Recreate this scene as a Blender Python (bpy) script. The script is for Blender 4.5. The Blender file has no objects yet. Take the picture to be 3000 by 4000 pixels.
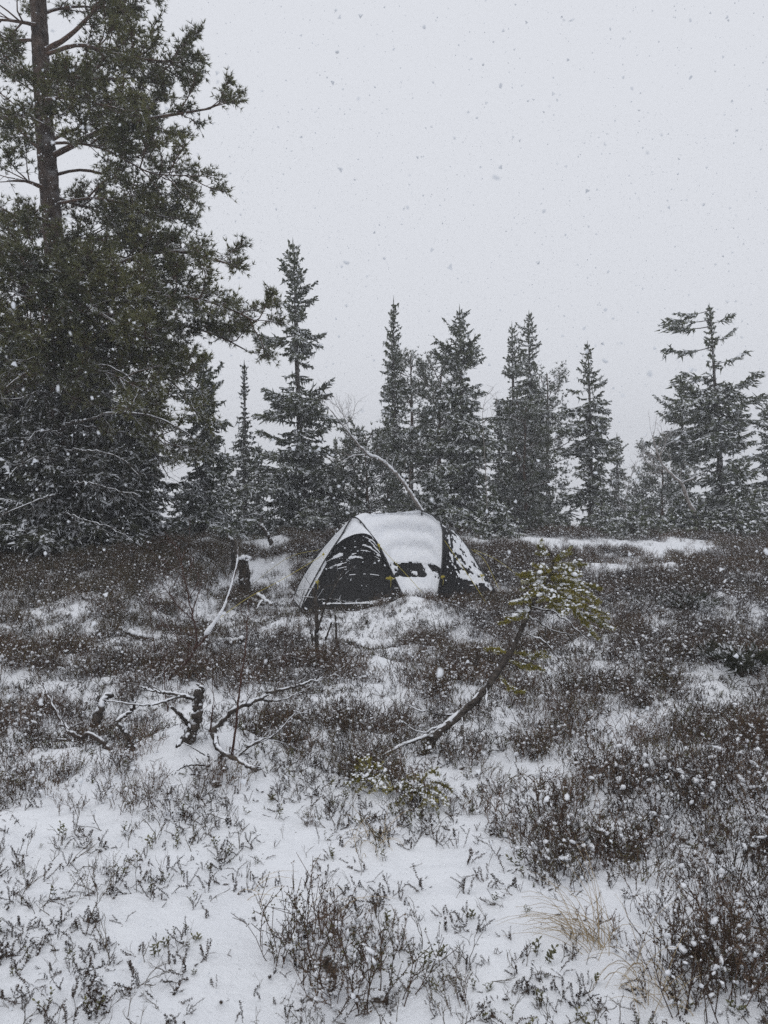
import bpy, math, random
import numpy as np

# ------------------------------------------------------------------ camera, sky, sun, exposure
scene = bpy.context.scene
COL = scene.collection
F = 3020.0          # focal length in pixels of the 3000 x 4000 photograph
EYE = 1.55          # eye height in metres
cam_data = bpy.data.cameras.new('camera')
cam_data.sensor_fit = 'VERTICAL'
cam_data.angle_y = 2 * math.atan(2000.0 / F)
cam_data.clip_start = 0.05
cam_data.clip_end = 2000.0
cam_data.dof.use_dof = True            # near flakes go soft, as through a phone lens
cam_data.dof.focus_distance = 10.0
cam_data.dof.aperture_fstop = 6.0
cam = bpy.data.objects.new('camera', cam_data)
cam.location = (0, 0, EYE)
cam.rotation_euler = (math.radians(90), 0, 0)
COL.objects.link(cam)
scene.camera = cam

SUN_EL, SUN_AZ = 58.0, 205.0
world = bpy.data.worlds.new('World')
scene.world = world
world.use_nodes = True
wn, wl = world.node_tree.nodes, world.node_tree.links
wn.clear()
w_out = wn.new('ShaderNodeOutputWorld')
w_bg = wn.new('ShaderNodeBackground')
w_bg.inputs['Strength'].default_value = 0.1
w_sky = wn.new('ShaderNodeTexSky')
w_sky.sky_type = 'NISHITA'
w_sky.sun_disc = False
w_sky.sun_elevation = math.radians(SUN_EL)
w_sky.sun_rotation = math.radians(SUN_AZ)
w_sky.dust_density = 4.0
w_hsv = wn.new('ShaderNodeHueSaturation')
w_hsv.inputs['Saturation'].default_value = 0.12
w_mix = wn.new('ShaderNodeMixRGB')
w_mix.inputs['Fac'].default_value = 0.90            # thick even cloud hides most of the blue
w_mix.inputs['Color2'].default_value = (8.05, 8.3, 8.9, 1)
wl.new(w_sky.outputs[0], w_hsv.inputs['Color'])
wl.new(w_hsv.outputs[0], w_mix.inputs['Color1'])
wl.new(w_mix.outputs[0], w_bg.inputs['Color'])
wl.new(w_bg.outputs[0], w_out.inputs['Surface'])

sun_data = bpy.data.lights.new('sun', 'SUN')
sun_data.energy = 0.5
sun_data.angle = math.radians(60)
sun_data.color = (1.0, 0.98, 0.95)
sun = bpy.data.objects.new('sun', sun_data)
sun.rotation_euler = (math.radians(90 - SUN_EL), 0, math.radians(180 - SUN_AZ))
sun.location = (0, 0, 30)
COL.objects.link(sun)

vs = scene.view_settings
vs.view_transform = 'Standard'
vs.look = 'None'
vs.exposure = 0.0
vs.gamma = 1.0
vs.use_curve_mapping = False
cy = scene.cycles
cy.max_bounces = 6
cy.diffuse_bounces = 3
cy.glossy_bounces = 2
cy.volume_bounces = 0
cy.use_denoising = False
cy.caustics_reflective = False
cy.caustics_refractive = False

# ------------------------------------------------------------------ helpers
RNG = np.random.default_rng(7)


def hash2(ix, iy, seed):
    h = (ix.astype(np.int64) * 374761393 + iy.astype(np.int64) * 668265263 + seed * 974634777) & 0xFFFFFFFF
    h = ((h ^ (h >> 13)) * 1274126177) & 0xFFFFFFFF
    return ((h ^ (h >> 16)) & 0xFFFFFF) / float(0xFFFFFF)


def vnoise(x, y, seed=0):
    x = np.asarray(x, float); y = np.asarray(y, float)
    ix, iy = np.floor(x), np.floor(y)
    fx, fy = x - ix, y - iy
    fx = fx * fx * (3 - 2 * fx); fy = fy * fy * (3 - 2 * fy)
    a = hash2(ix, iy, seed); b = hash2(ix + 1, iy, seed)
    c = hash2(ix, iy + 1, seed); d = hash2(ix + 1, iy + 1, seed)
    return (a * (1 - fx) + b * fx) * (1 - fy) + (c * (1 - fx) + d * fx) * fy


def fbm(x, y, octs=4, seed=0):
    s, a, t = 0.0, 0.5, 0.0
    for k in range(octs):
        s = s + a * vnoise(np.asarray(x) * 2 ** k + 17.3 * k, np.asarray(y) * 2 ** k - 9.1 * k, seed + k)
        t += a; a *= 0.5
    return s / t


def sstep(e0, e1, x):
    t = np.clip((np.asarray(x, float) - e0) / (e1 - e0), 0, 1)
    return t * t * (3 - 2 * t)


PROF_Y = [-20, 0, 2.4, 6, 9, 11, 12.5, 14, 16, 17.5, 19, 22, 27, 34, 45, 70, 120, 300, 600]
PROF_Z = [-0.1, 0, 0, 0.0, 0.05, 0.10, 0.14, 0.26, 0.52, 0.74, 0.86, 0.80, 0.62, 0.2, -1.2, -6, -16, -45, -90]
# local rises: x, y, height, radius along x, radius along y
BUMPS = [(-1.10, 4.50, 0.28, 0.48, 0.40), (0.55, 10.5, 0.24, 0.8, 0.45), (-1.75, 15.8, 0.28, 0.9, 0.6),
         (-0.55, 8.6, 0.10, 0.5, 0.5), (2.6, 7.0, 0.16, 1.2, 0.9), (3.6, 10.5, 0.2, 1.6, 1.2),
         (-3.0, 6.8, 0.14, 1.3, 0.8), (2.2, 4.0, 0.12, 0.7, 0.9), (1.0, 6.4, 0.1, 0.7, 0.6),
         (5.6, 13.5, 0.2, 2.0, 1.2)]


def ground_z(x, y):
    x = np.asarray(x, float); y = np.asarray(y, float)
    shift = 0.8 * (fbm(x * 0.25, y * 0.1, 2, 31) - 0.5) * sstep(8, 14, y)
    z = np.interp(y + shift, PROF_Y, PROF_Z)
    bank = np.interp(y + shift, [6, 8, 10, 12, 13.5, 16, 20, 27, 34, 45, 70, 120], [0.0, 0.16, 0.50, 0.84, 0.98, 1.0, 0.9, 0.62, 0.2, -1.2, -6, -16])
    z = z + np.maximum(bank - z, 0) * sstep(-2.2, -3.7, x) * sstep(5.5, 7.5, y)
    z = z + 0.035 * np.clip(x, -3, 4) * sstep(8, 12, y) * sstep(22, 14, y)
    hum = (fbm(x * 0.85, y * 0.85, 4, 3) - 0.5) * 0.46 + (fbm(x * 3.1, y * 3.1, 3, 12) - 0.5) * 0.08
    fine = (fbm(x * 8.5, y * 8.5, 3, 23) - 0.5) * 0.06 * sstep(14, 8, y)
    tent_flat = np.exp(-(((x - 0.25) / 2.0) ** 2 + ((y - 12.2) / 1.3) ** 2))
    near = 0.35 + 0.65 * sstep(3.0, 6.0, y)
    z = z + (hum * near + fine) * (1 - 0.9 * np.clip(tent_flat * 1.3, 0, 1))
    for bx, by, bh, rx, ry in BUMPS:
        z = z + bh * np.exp(-(((x - bx) / rx) ** 2 + ((y - by) / ry) ** 2))
    return z


def gz(x, y):
    return float(ground_z(np.array([x]), np.array([y]))[0])


def at(u, v, Y):
    return np.array([(u - 1500.0) / F * Y, Y, EYE + (2000.0 - v) / F * Y])


def on_ground(u, v):
    """the ground point that the photograph shows at pixel (u, v)"""
    ys = np.linspace(2.0, 26.0, 2400)
    xs = (u - 1500.0) / F * ys
    zs = EYE + (2000.0 - v) / F * ys
    below = np.where(zs <= ground_z(xs, ys))[0]
    k = below[0] if len(below) else len(ys) - 1
    return np.array([xs[k], ys[k], gz(xs[k], ys[k])])


def to_px(x, y, z):
    return 1500 + F * x / y, 2000 + F * (EYE - z) / y


class MB:
    """collects vertices and faces, builds ONE mesh object"""
    def __init__(self):
        self.v, self.f, self.m, self.n = [], [], [], 0

    def add(self, verts, faces, mat=0):
        verts = np.asarray(verts, float).reshape(-1, 3)
        faces = np.asarray(faces, int)
        if len(verts) == 0 or len(faces) == 0:
            return
        self.v.append(verts)
        self.f.append(faces + self.n)
        self.m.append(np.full(len(faces), mat, np.int32))
        self.n += len(verts)

    def mesh(self, name, mats, smooth=False):
        me = bpy.data.meshes.new(name)
        V = np.concatenate(self.v)
        sizes = np.concatenate([np.full(len(f), f.shape[1], np.int32) for f in self.f])
        loops = np.concatenate([f.ravel() for f in self.f]).astype(np.int32)
        starts = np.concatenate([[0], np.cumsum(sizes)[:-1]]).astype(np.int32)
        me.vertices.add(len(V)); me.vertices.foreach_set('co', V.ravel())
        me.loops.add(len(loops)); me.loops.foreach_set('vertex_index', loops)
        me.polygons.add(len(sizes)); me.polygons.foreach_set('loop_start', starts)
        try:
            me.polygons.foreach_set('loop_total', sizes)
        except Exception:
            pass
        for mt in mats:
            me.materials.append(mt)
        me.polygons.foreach_set('material_index', np.concatenate(self.m))
        me.polygons.foreach_set('use_smooth', np.full(len(sizes), smooth))
        me.update(calc_edges=True)
        return me

    def build(self, name, mats, parent=None, smooth=False, origin=None):
        if not isinstance(mats, (list, tuple)):
            mats = [mats]
        if origin is not None:
            o_ = np.asarray(origin, float)
            self.v = [v - o_ for v in self.v]
        o = bpy.data.objects.new(name, self.mesh(name, mats, smooth))
        COL.objects.link(o)
        if parent is not None:
            o.parent = parent
        elif origin is not None:
            o.location = tuple(origin)
        return o


def tag(o, label=None, cat=None, group=None, kind=None):
    if label: o['label'] = label
    if cat: o['category'] = cat
    if group: o['group'] = group
    if kind: o['kind'] = kind
    return o


def empty(name, loc, label, cat, group=None):
    o = bpy.data.objects.new(name, None)
    o.location = tuple(loc)
    o.empty_display_size = 0.2
    COL.objects.link(o)
    return tag(o, label, cat, group)


def unit(a):
    a = np.asarray(a, float)
    return a / (np.linalg.norm(a, axis=-1, keepdims=True) + 1e-12)


def frames(T):
    """two unit vectors across each direction T (N,3)"""
    T = unit(T)
    ref = np.where(np.abs(T[:, 2:3]) < 0.9, np.array([[0., 0, 1]]), np.array([[1., 0, 0]]))
    A = unit(np.cross(T, ref)); B = np.cross(T, A)
    return A, B


def smooth_path(pts, n):
    """Catmull-Rom through the points, n samples"""
    P = np.asarray(pts, float)
    if len(P) == 2:
        t = np.linspace(0, 1, n)[:, None]
        return P[0] * (1 - t) + P[1] * t
    Q = np.vstack([2 * P[0] - P[1], P, 2 * P[-1] - P[-2]])
    seg = np.linalg.norm(np.diff(P, axis=0), axis=1)
    cum = np.concatenate([[0], np.cumsum(seg)]); cum = cum / cum[-1]
    out = []
    for t in np.linspace(0, 1, n):
        k = min(np.searchsorted(cum, t, side='right') - 1, len(P) - 2)
        f = (t - cum[k]) / (cum[k + 1] - cum[k] + 1e-12)
        p0, p1, p2, p3 = Q[k], Q[k + 1], Q[k + 2], Q[k + 3]
        out.append(0.5 * (2 * p1 + (p2 - p0) * f + (2 * p0 - 5 * p1 + 4 * p2 - p3) * f ** 2 + (3 * p1 - p0 - 3 * p2 + p3) * f ** 3))
    return np.array(out)


def tube(mb, path, radii, sides=6, mat=0, jitter=0.0, rng=RNG, squash=None, cap=True):
    P = np.asarray(path, float); n = len(P)
    R = np.broadcast_to(np.asarray(radii, float), (n,)) if np.ndim(radii) else np.full(n, float(radii))
    T = np.gradient(P, axis=0)
    T = unit(T)
    a = np.cross(T[0], [0, 0, 1.0])
    if np.linalg.norm(a) < 0.1: a = np.cross(T[0], [1.0, 0, 0])
    A = [unit(a)]
    for k in range(1, n):
        v = A[-1] - T[k] * np.dot(A[-1], T[k]); A.append(unit(v))
    A = np.array(A); B = np.cross(T, A)
    ang = np.arange(sides) * 2 * math.pi / sides
    rr = R[:, None] * (1 + (rng.random((n, sides)) - 0.5) * 2 * jitter)
    off = (A[:, None, :] * np.cos(ang)[None, :, None] + B[:, None, :] * np.sin(ang)[None, :, None]) * rr[:, :, None]
    if squash is not None:
        off[:, :, 2] *= squash
    V = (P[:, None, :] + off).reshape(-1, 3)
    i = np.arange(n - 1)[:, None] * sides; j = np.arange(sides)[None, :]; j2 = (j + 1) % sides
    Q = np.stack([i + j, i + j2, i + sides + j2, i + sides + j], -1).reshape(-1, 4)
    mb.add(V, Q, mat)
    if cap and R[-1] > 0.002:
        mb.add(np.vstack([V[-sides:], P[-1] + T[-1] * R[-1] * 0.3]), [[k, (k + 1) % sides, sides] for k in range(sides)], mat)
    if cap and R[0] > 0.002:
        mb.add(np.vstack([V[:sides], P[0] - T[0] * R[0] * 0.3]), [[(k + 1) % sides, k, sides] for k in range(sides)], mat)


def segs(mb, P0, P1, R0, R1, sides=3, mat=0):
    P0 = np.asarray(P0, float).reshape(-1, 3); P1 = np.asarray(P1, float).reshape(-1, 3)
    n = len(P0)
    if n == 0: return
    R0 = np.broadcast_to(np.asarray(R0, float), (n,)); R1 = np.broadcast_to(np.asarray(R1, float), (n,))
    A, B = frames(P1 - P0)
    ang = np.arange(sides) * 2 * math.pi / sides
    D = A[:, None, :] * np.cos(ang)[None, :, None] + B[:, None, :] * np.sin(ang)[None, :, None]
    V = np.concatenate([P0[:, None, :] + D * R0[:, None, None], P1[:, None, :] + D * R1[:, None, None]], 1)
    b = np.arange(n)[:, None, None] * 2 * sides
    j = np.arange(sides); j2 = (j + 1) % sides
    q = np.stack([j, j2, sides + j2, sides + j], -1)[None]
    mb.add(V.reshape(-1, 3), (b + q).reshape(-1, 4), mat)


def spindles(mb, P0, P1, R, mat=0, rng=RNG, fat=0.10, sides=3):
    """needle-clad shoots: slim pointed bodies"""
    P0 = np.asarray(P0, float).reshape(-1, 3); P1 = np.asarray(P1, float).reshape(-1, 3)
    n = len(P0)
    if n == 0: return
    R = np.broadcast_to(np.asarray(R, float), (n,))
    A, B = frames(P1 - P0)
    ph = rng.random(n)[:, None] * 6.283
    ang = ph + np.arange(sides)[None, :] * 2 * math.pi / sides
    D = A[:, None, :] * np.cos(ang)[:, :, None] + B[:, None, :] * np.sin(ang)[:, :, None]
    rr = R[:, None] * (0.6 + 0.8 * rng.random((n, sides)))
    M = P0 + (P1 - P0) * fat
    V = np.concatenate([M[:, None, :] + D * rr[:, :, None], P1[:, None, :]], 1)
    b = np.arange(n)[:, None, None] * (sides + 1)
    j = np.arange(sides); j2 = (j + 1) % sides
    t = np.stack([np.full_like(j, sides), j, j2], -1)[None]
    mb.add(V.reshape(-1, 3), (b + t).reshape(-1, 3), mat)


def needles(mb, P, D, L, n=9, width=0.006, spread=0.9, mat=0, rng=RNG):
    """n needle triangles fanning out round direction D at each point P"""
    P = np.asarray(P, float).reshape(-1, 3); D = unit(np.asarray(D, float).reshape(-1, 3))
    N = len(P)
    if N == 0: return
    L = np.broadcast_to(np.asarray(L, float), (N,))
    A, B = frames(D)
    ang = rng.random((N, n)) * 6.283
    sp = spread * np.sqrt(rng.random((N, n))) * 1.2
    dirs = unit(D[:, None, :] + (A[:, None, :] * np.cos(ang)[..., None] + B[:, None, :] * np.sin(ang)[..., None]) * sp[..., None])
    ln = L[:, None] * (0.7 + 0.5 * rng.random((N, n)))
    side = unit(np.cross(dirs, rng.normal(size=(N, n, 3))))
    p0 = P[:, None, :] + side * width * 0.5 + dirs * 0.004
    p1 = P[:, None, :] - side * width * 0.5 + dirs * 0.004
    tip = P[:, None, :] + dirs * ln[..., None]
    V = np.stack([p0, p1, tip], 2).reshape(-1, 3)
    mb.add(V, np.arange(N * n * 3).reshape(-1, 3), mat)


OCT_V = np.array([[1, 0, 0], [-1, 0, 0], [0, 1, 0], [0, -1, 0], [0, 0, 1], [0, 0, -1]], float)
OCT_F = np.array([[0, 2, 4], [2, 1, 4], [1, 3, 4], [3, 0, 4], [2, 0, 5], [1, 2, 5], [3, 1, 5], [0, 3, 5]])


_g = (1 + 5 ** 0.5) / 2
ICO_V = unit(np.array([[-1, _g, 0], [1, _g, 0], [-1, -_g, 0], [1, -_g, 0], [0, -1, _g], [0, 1, _g], [0, -1, -_g], [0, 1, -_g], [_g, 0, -1], [_g, 0, 1], [-_g, 0, -1], [-_g, 0, 1]], float))
ICO_F = np.array([[0, 11, 5], [0, 5, 1], [0, 1, 7], [0, 7, 10], [0, 10, 11], [1, 5, 9], [5, 11, 4], [11, 10, 2], [10, 7, 6], [7, 1, 8], [3, 9, 4], [3, 4, 2], [3, 2, 6], [3, 6, 8], [3, 8, 9], [4, 9, 5], [2, 4, 11], [6, 2, 10], [8, 6, 7], [9, 8, 1]])


def lumps(mb, P, R, mat=0, rng=RNG, flat=0.75):
    """rounded uneven lumps of snow"""
    P = np.asarray(P, float).reshape(-1, 3); n = len(P)
    R = np.broadcast_to(np.asarray(R, float), (n,))
    st = 0.45 + 1.1 * rng.random((n, 1, 3)) ** 1.5
    V = ICO_V[None] * (0.6 + 0.75 * rng.random((n, 12, 1))) * st
    q = unit(rng.normal(size=(n, 3)) * np.array([1, 1, 0.5])); A, B = frames(q)
    V = np.einsum('nij,njk->nik', V, np.stack([q, A, B], 1)) * R[:, None, None]
    V[..., 2] *= flat
    V = V + P[:, None, :]
    mb.add(V.reshape(-1, 3), (np.arange(n)[:, None, None] * 12 + ICO_F[None]).reshape(-1, 3), mat)


def blobs(mb, P, R, mat=0, rng=RNG, flat=0.7):
    P = np.asarray(P, float).reshape(-1, 3); n = len(P)
    if n == 0: return
    R = np.broadcast_to(np.asarray(R, float), (n,))
    q = unit(rng.normal(size=(n, 3)))
    A, B = frames(q)
    M = np.stack([q, A, B], 1)
    S = (0.65 + 0.7 * rng.random((n, 6)))[..., None] * OCT_V[None]
    V = np.einsum('nij,njk->nik', S, M) * R[:, None, None]
    V[..., 2] *= flat
    V = V + P[:, None, :]
    mb.add(V.reshape(-1, 3), (np.arange(n)[:, None, None] * 6 + OCT_F[None]).reshape(-1, 3), mat)


def snow_ridge(mb, path, radii, mat=0, rng=RNG, keep=0.75, thick=0.8, sides=6):
    """uneven strips of snow lying along the top of a branch, broken here and there"""
    P = np.asarray(path, float)
    R = np.broadcast_to(np.asarray(radii, float), (len(P),))
    L = np.linalg.norm(P[-1] - P[0]) + 1e-6
    m = max(8, int(np.sum(np.linalg.norm(np.diff(P, axis=0), axis=1)) / 0.02))
    m = min(m, 160)
    t = np.linspace(0, len(P) - 1, m)
    PP = np.stack([np.interp(t, np.arange(len(P)), P[:, k]) for k in range(3)], 1)
    RR = np.interp(t, np.arange(len(P)), R)
    nz = vnoise(np.arange(m) * 0.33, np.full(m, rng.random() * 99), 5)
    T = unit(np.gradient(PP, axis=0))
    flatness = 1 - np.abs(T[:, 2])
    w = RR * thick * (0.55 + 0.9 * nz) * np.clip(flatness * 1.6 + 0.25, 0, 1)
    ok = nz < keep + 0.15
    k = 0
    while k < m:
        if not ok[k]:
            k += 1; continue
        e = k
        while e < m and ok[e]: e += 1
        if e - k >= 4:
            pp = PP[k:e].copy(); ww = w[k:e].copy()
            ww[0] *= 0.2; ww[-1] *= 0.2
            pp[:, 2] += RR[k:e] * 0.75
            tube(mb, pp, np.maximum(ww, 0.0015), sides, mat, 0.18, rng, squash=0.75)
        k = e


# ------------------------------------------------------------------ materials
def new_mat(name):
    m = bpy.data.materials.new(name)
    m.use_nodes = True
    nt = m.node_tree
    b = nt.nodes.get('Principled BSDF')
    return m, nt.nodes, nt.links, b


def mat_basic(name, c1, c2, scale=8.0, rough=0.85, bump=0.0, bscale=30.0, snow=0.0, snow_scale=14.0, up=(0.15, 0.6), detail=4.0, spec=0.2, rand=0.0, coord='Object', stretch=(1, 1, 1)):
    """two-tone noise colour, optional bump, optional snow caught on upward faces"""
    m, n, l, b = new_mat(name)
    tc = n.new('ShaderNodeTexCoord')
    mp = n.new('ShaderNodeMapping'); mp.inputs['Scale'].default_value = stretch
    l.new(tc.outputs[coord], mp.inputs['Vector'])
    nz = n.new('ShaderNodeTexNoise'); nz.inputs['Scale'].default_value = scale; nz.inputs['Detail'].default_value = detail
    l.new(mp.outputs[0], nz.inputs['Vector'])
    cr = n.new('ShaderNodeValToRGB')
    cr.color_ramp.elements[0].position = 0.32; cr.color_ramp.elements[0].color = (*c1, 1)
    cr.color_ramp.elements[1].position = 0.68; cr.color_ramp.elements[1].color = (*c2, 1)
    l.new(nz.outputs['Fac'], cr.inputs['Fac'])
    col = cr.outputs['Color']
    if rand:
        oi = n.new('ShaderNodeObjectInfo')
        hs = n.new('ShaderNodeHueSaturation')
        mr = n.new('ShaderNodeMapRange'); mr.inputs['To Min'].default_value = 1 - rand; mr.inputs['To Max'].default_value = 1 + rand
        l.new(oi.outputs['Random'], mr.inputs['Value'])
        l.new(mr.outputs[0], hs.inputs['Value']); l.new(col, hs.inputs['Color'])
        col = hs.outputs['Color']
    b.inputs['Roughness'].default_value = rough
    b.inputs['Specular IOR Level'].default_value = spec
    if snow > 0:
        ge = n.new('ShaderNodeNewGeometry')
        sx = n.new('ShaderNodeSeparateXYZ'); l.new(ge.outputs['Normal'], sx.inputs[0])
        mr = n.new('ShaderNodeMapRange'); mr.interpolation_type = 'SMOOTHSTEP'
        mr.inputs['From Min'].default_value = up[0]; mr.inputs['From Max'].default_value = up[1]
        l.new(sx.outputs['Z'], mr.inputs['Value'])
        n2 = n.new('ShaderNodeTexNoise'); n2.inputs['Scale'].default_value = snow_scale; n2.inputs['Detail'].default_value = 3
        l.new(tc.outputs['Object'], n2.inputs['Vector'])
        m2 = n.new('ShaderNodeMapRange'); m2.interpolation_type = 'SMOOTHSTEP'
        th = 0.68 - 0.36 * snow
        m2.inputs['From Min'].default_value = th - 0.04; m2.inputs['From Max'].default_value = th + 0.06
        l.new(n2.outputs['Fac'], m2.inputs['Value'])
        mu = n.new('ShaderNodeMath'); mu.operation = 'MULTIPLY'
        l.new(mr.outputs[0], mu.inputs[0]); l.new(m2.outputs[0], mu.inputs[1])
        mx = n.new('ShaderNodeMixRGB'); mx.inputs['Color2'].default_value = (0.80, 0.82, 0.86, 1)
        l.new(mu.outputs[0], mx.inputs['Fac']); l.new(col, mx.inputs['Color1'])
        col = mx.outputs['Color']
    l.new(col, b.inputs['Base Color'])
    if bump:
        nb = n.new('ShaderNodeTexNoise'); nb.inputs['Scale'].default_value = bscale; nb.inputs['Detail'].default_value = 6
        l.new(mp.outputs[0], nb.inputs['Vector'])
        bp = n.new('ShaderNodeBump'); bp.inputs['Strength'].default_value = bump; bp.inputs['Distance'].default_value = 0.02
        l.new(nb.outputs['Fac'], bp.inputs['Height']); l.new(bp.outputs[0], b.inputs['Normal'])
    return m


M = {}
M['snow'] = mat_basic('snow', (0.80, 0.82, 0.86), (0.86, 0.875, 0.90), 9, 0.75, 0.35, 60, spec=0.3)
M['pine_bark'] = mat_basic('pine_bark', (0.028, 0.022, 0.019), (0.095, 0.068, 0.054), 9, 0.95, 1.0, 22, snow=0.55, snow_scale=10, up=(0.0, 0.5), stretch=(1, 1, 0.45))
M['limb_bark'] = mat_basic('limb_bark', (0.05, 0.036, 0.03), (0.13, 0.08, 0.055), 11, 0.95, 0.8, 30, snow=0.75, snow_scale=6, up=(0.25, 0.65))
M['pine_needles'] = mat_basic('pine_needles', (0.040, 0.047, 0.020), (0.145, 0.142, 0.054), 1.2, 0.7, snow=0.38, snow_scale=9, up=(0.1, 0.6))
M['pine_needles_far'] = mat_basic('pine_needles_far', (0.040, 0.050, 0.029), (0.10, 0.11, 0.058), 0.8, 0.8, snow=0.55, snow_scale=5, up=(-0.1, 0.5))
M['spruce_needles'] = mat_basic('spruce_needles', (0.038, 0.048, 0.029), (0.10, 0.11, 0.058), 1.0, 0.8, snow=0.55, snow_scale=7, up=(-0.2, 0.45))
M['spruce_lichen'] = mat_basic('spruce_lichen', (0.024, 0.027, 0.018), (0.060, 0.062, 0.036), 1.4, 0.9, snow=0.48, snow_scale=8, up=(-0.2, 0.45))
M['spruce_bark'] = mat_basic('spruce_bark', (0.035, 0.030, 0.026), (0.09, 0.078, 0.068), 12, 0.95, 0.8, 30, snow=0.4, snow_scale=9, up=(-0.1, 0.5))
M['sapling_bark'] = mat_basic('sapling_bark', (0.030, 0.025, 0.022), (0.115, 0.098, 0.085), 30, 0.95, 1.0, 60, snow=0.3, snow_scale=25, up=(0.5, 0.9))
M['sapling_needles'] = mat_basic('sapling_needles', (0.16, 0.15, 0.033), (0.34, 0.29, 0.07), 7, 0.65, snow=0.25, snow_scale=18, up=(0.2, 0.7))
M['birch_bark'] = mat_basic('birch_bark', (0.14, 0.12, 0.105), (0.34, 0.31, 0.29), 9, 0.9, 0.4, 30, snow=0.8, snow_scale=7, up=(0.05, 0.45))
M['dead_wood'] = mat_basic('dead_wood', (0.026, 0.022, 0.020), (0.095, 0.080, 0.068), 14, 0.95, 0.9, 45, snow=0.55, snow_scale=16, up=(0.35, 0.75), stretch=(1, 1, 0.4))
M['stump_wood'] = mat_basic('stump_wood', (0.045, 0.038, 0.032), (0.19, 0.155, 0.125), 16, 0.95, 1.0, 35, snow=0.35, snow_scale=20, up=(0.3, 0.7), stretch=(1, 1, 0.25))
M['stump_dark'] = mat_basic('stump_dark', (0.012, 0.010, 0.009), (0.065, 0.052, 0.042), 16, 0.95, 1.0, 35, snow=0.3, snow_scale=20, up=(0.3, 0.7), stretch=(1, 1, 0.25))
M['red_twig'] = mat_basic('red_twig', (0.040, 0.022, 0.018), (0.085, 0.045, 0.034), 20, 0.7, snow=0.5, snow_scale=20, up=(0.5, 0.85))
M['dark_twig'] = mat_basic('dark_twig', (0.035, 0.027, 0.023), (0.08, 0.062, 0.052), 20, 0.85, snow=0.6, snow_scale=18, up=(0.45, 0.8))
M['heath_stem'] = mat_basic('heath_stem', (0.052, 0.032, 0.023), (0.135, 0.087, 0.062), 25, 0.9, rand=0.45)
M['heath_leaf'] = mat_basic('heath_leaf', (0.052, 0.036, 0.022), (0.14, 0.095, 0.058), 30, 0.85, rand=0.45, snow=0.2, snow_scale=45, up=(0.0, 0.5))
M['heath_green'] = mat_basic('heath_green', (0.042, 0.042, 0.018), (0.125, 0.11, 0.046), 30, 0.8, rand=0.4, snow=0.2, snow_scale=45, up=(0.0, 0.5))
M['heath_dark'] = mat_basic('heath_dark', (0.030, 0.021, 0.016), (0.085, 0.060, 0.046), 30, 0.9, rand=0.4, snow=0.15, snow_scale=45, up=(0.0, 0.5))
M['crowberry'] = mat_basic('crowberry', (0.026, 0.019, 0.014), (0.075, 0.048, 0.034), 40, 0.8, rand=0.4)
M['berry_stem'] = mat_basic('berry_stem', (0.05, 0.040, 0.022), (0.095, 0.07, 0.045), 25, 0.8, rand=0.3)
M['lingon_leaf'] = mat_basic('lingon_leaf', (0.05, 0.055, 0.02), (0.13, 0.12, 0.045), 40, 0.55, rand=0.3, spec=0.4)
M['straw'] = mat_basic('straw', (0.30, 0.22, 0.12), (0.45, 0.36, 0.22), 12, 0.8)
M['pole'] = mat_basic('pole', (0.012, 0.012, 0.013), (0.02, 0.02, 0.022), 10, 0.35, spec=0.5)
M['guy_line'] = mat_basic('guy_line', (0.42, 0.35, 0.05), (0.55, 0.47, 0.12), 40, 0.7)
M['tent_fabric'] = mat_basic('tent_fabric', (0.006, 0.006, 0.007), (0.012, 0.012, 0.013), 5, 0.6, 0.15, 12, spec=0.25)
M['flake'] = mat_basic('flake', (0.66, 0.68, 0.71), (0.74, 0.76, 0.79), 9, 0.8)

# ground: snow over heath litter; how much litter shows follows the attribute "heath"
gm, n, l, b = new_mat('snowy_ground')
tc = n.new('ShaderNodeTexCoord')
a = n.new('ShaderNodeAttribute'); a.attribute_name = 'heath'
n1 = n.new('ShaderNodeTexNoise'); n1.inputs['Scale'].default_value = 7.0; n1.inputs['Detail'].default_value = 8; n1.inputs['Roughness'].default_value = 0.68
l.new(tc.outputs['Object'], n1.inputs['Vector'])
th = n.new('ShaderNodeMapRange'); th.inputs['From Min'].default_value = 0; th.inputs['From Max'].default_value = 1
th.inputs['To Min'].default_value = 0.82; th.inputs['To Max'].default_value = 0.56
l.new(a.outputs['Fac'], th.inputs['Value'])
sb = n.new('ShaderNodeMath'); sb.operation = 'SUBTRACT'; l.new(n1.outputs['Fac'], sb.inputs[0]); l.new(th.outputs[0], sb.inputs[1])
mr = n.new('ShaderNodeMapRange'); mr.interpolation_type = 'SMOOTHSTEP'
mr.inputs['From Min'].default_value = -0.02; mr.inputs['From Max'].default_value = 0.05
l.new(sb.outputs[0], mr.inputs['Value'])
n3 = n.new('ShaderNodeTexNoise'); n3.inputs['Scale'].default_value = 40; n3.inputs['Detail'].default_value = 5
l.new(tc.outputs['Object'], n3.inputs['Vector'])
cr = n.new('ShaderNodeValToRGB')
cr.color_ramp.elements[0].position = 0.35; cr.color_ramp.elements[0].color = (0.022, 0.016, 0.011, 1)
cr.color_ramp.elements[1].position = 0.7; cr.color_ramp.elements[1].color = (0.085, 0.06, 0.04, 1)
l.new(n3.outputs['Fac'], cr.inputs['Fac'])
n4 = n.new('ShaderNodeTexNoise'); n4.inputs['Scale'].default_value = 2.2; n4.inputs['Detail'].default_value = 4
l.new(tc.outputs['Object'], n4.inputs['Vector'])
cs = n.new('ShaderNodeValToRGB')
cs.color_ramp.elements[0].color = (0.79, 0.81, 0.85, 1); cs.color_ramp.elements[1].color = (0.87, 0.885, 0.905, 1)
l.new(n4.outputs['Fac'], cs.inputs['Fac'])
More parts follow.
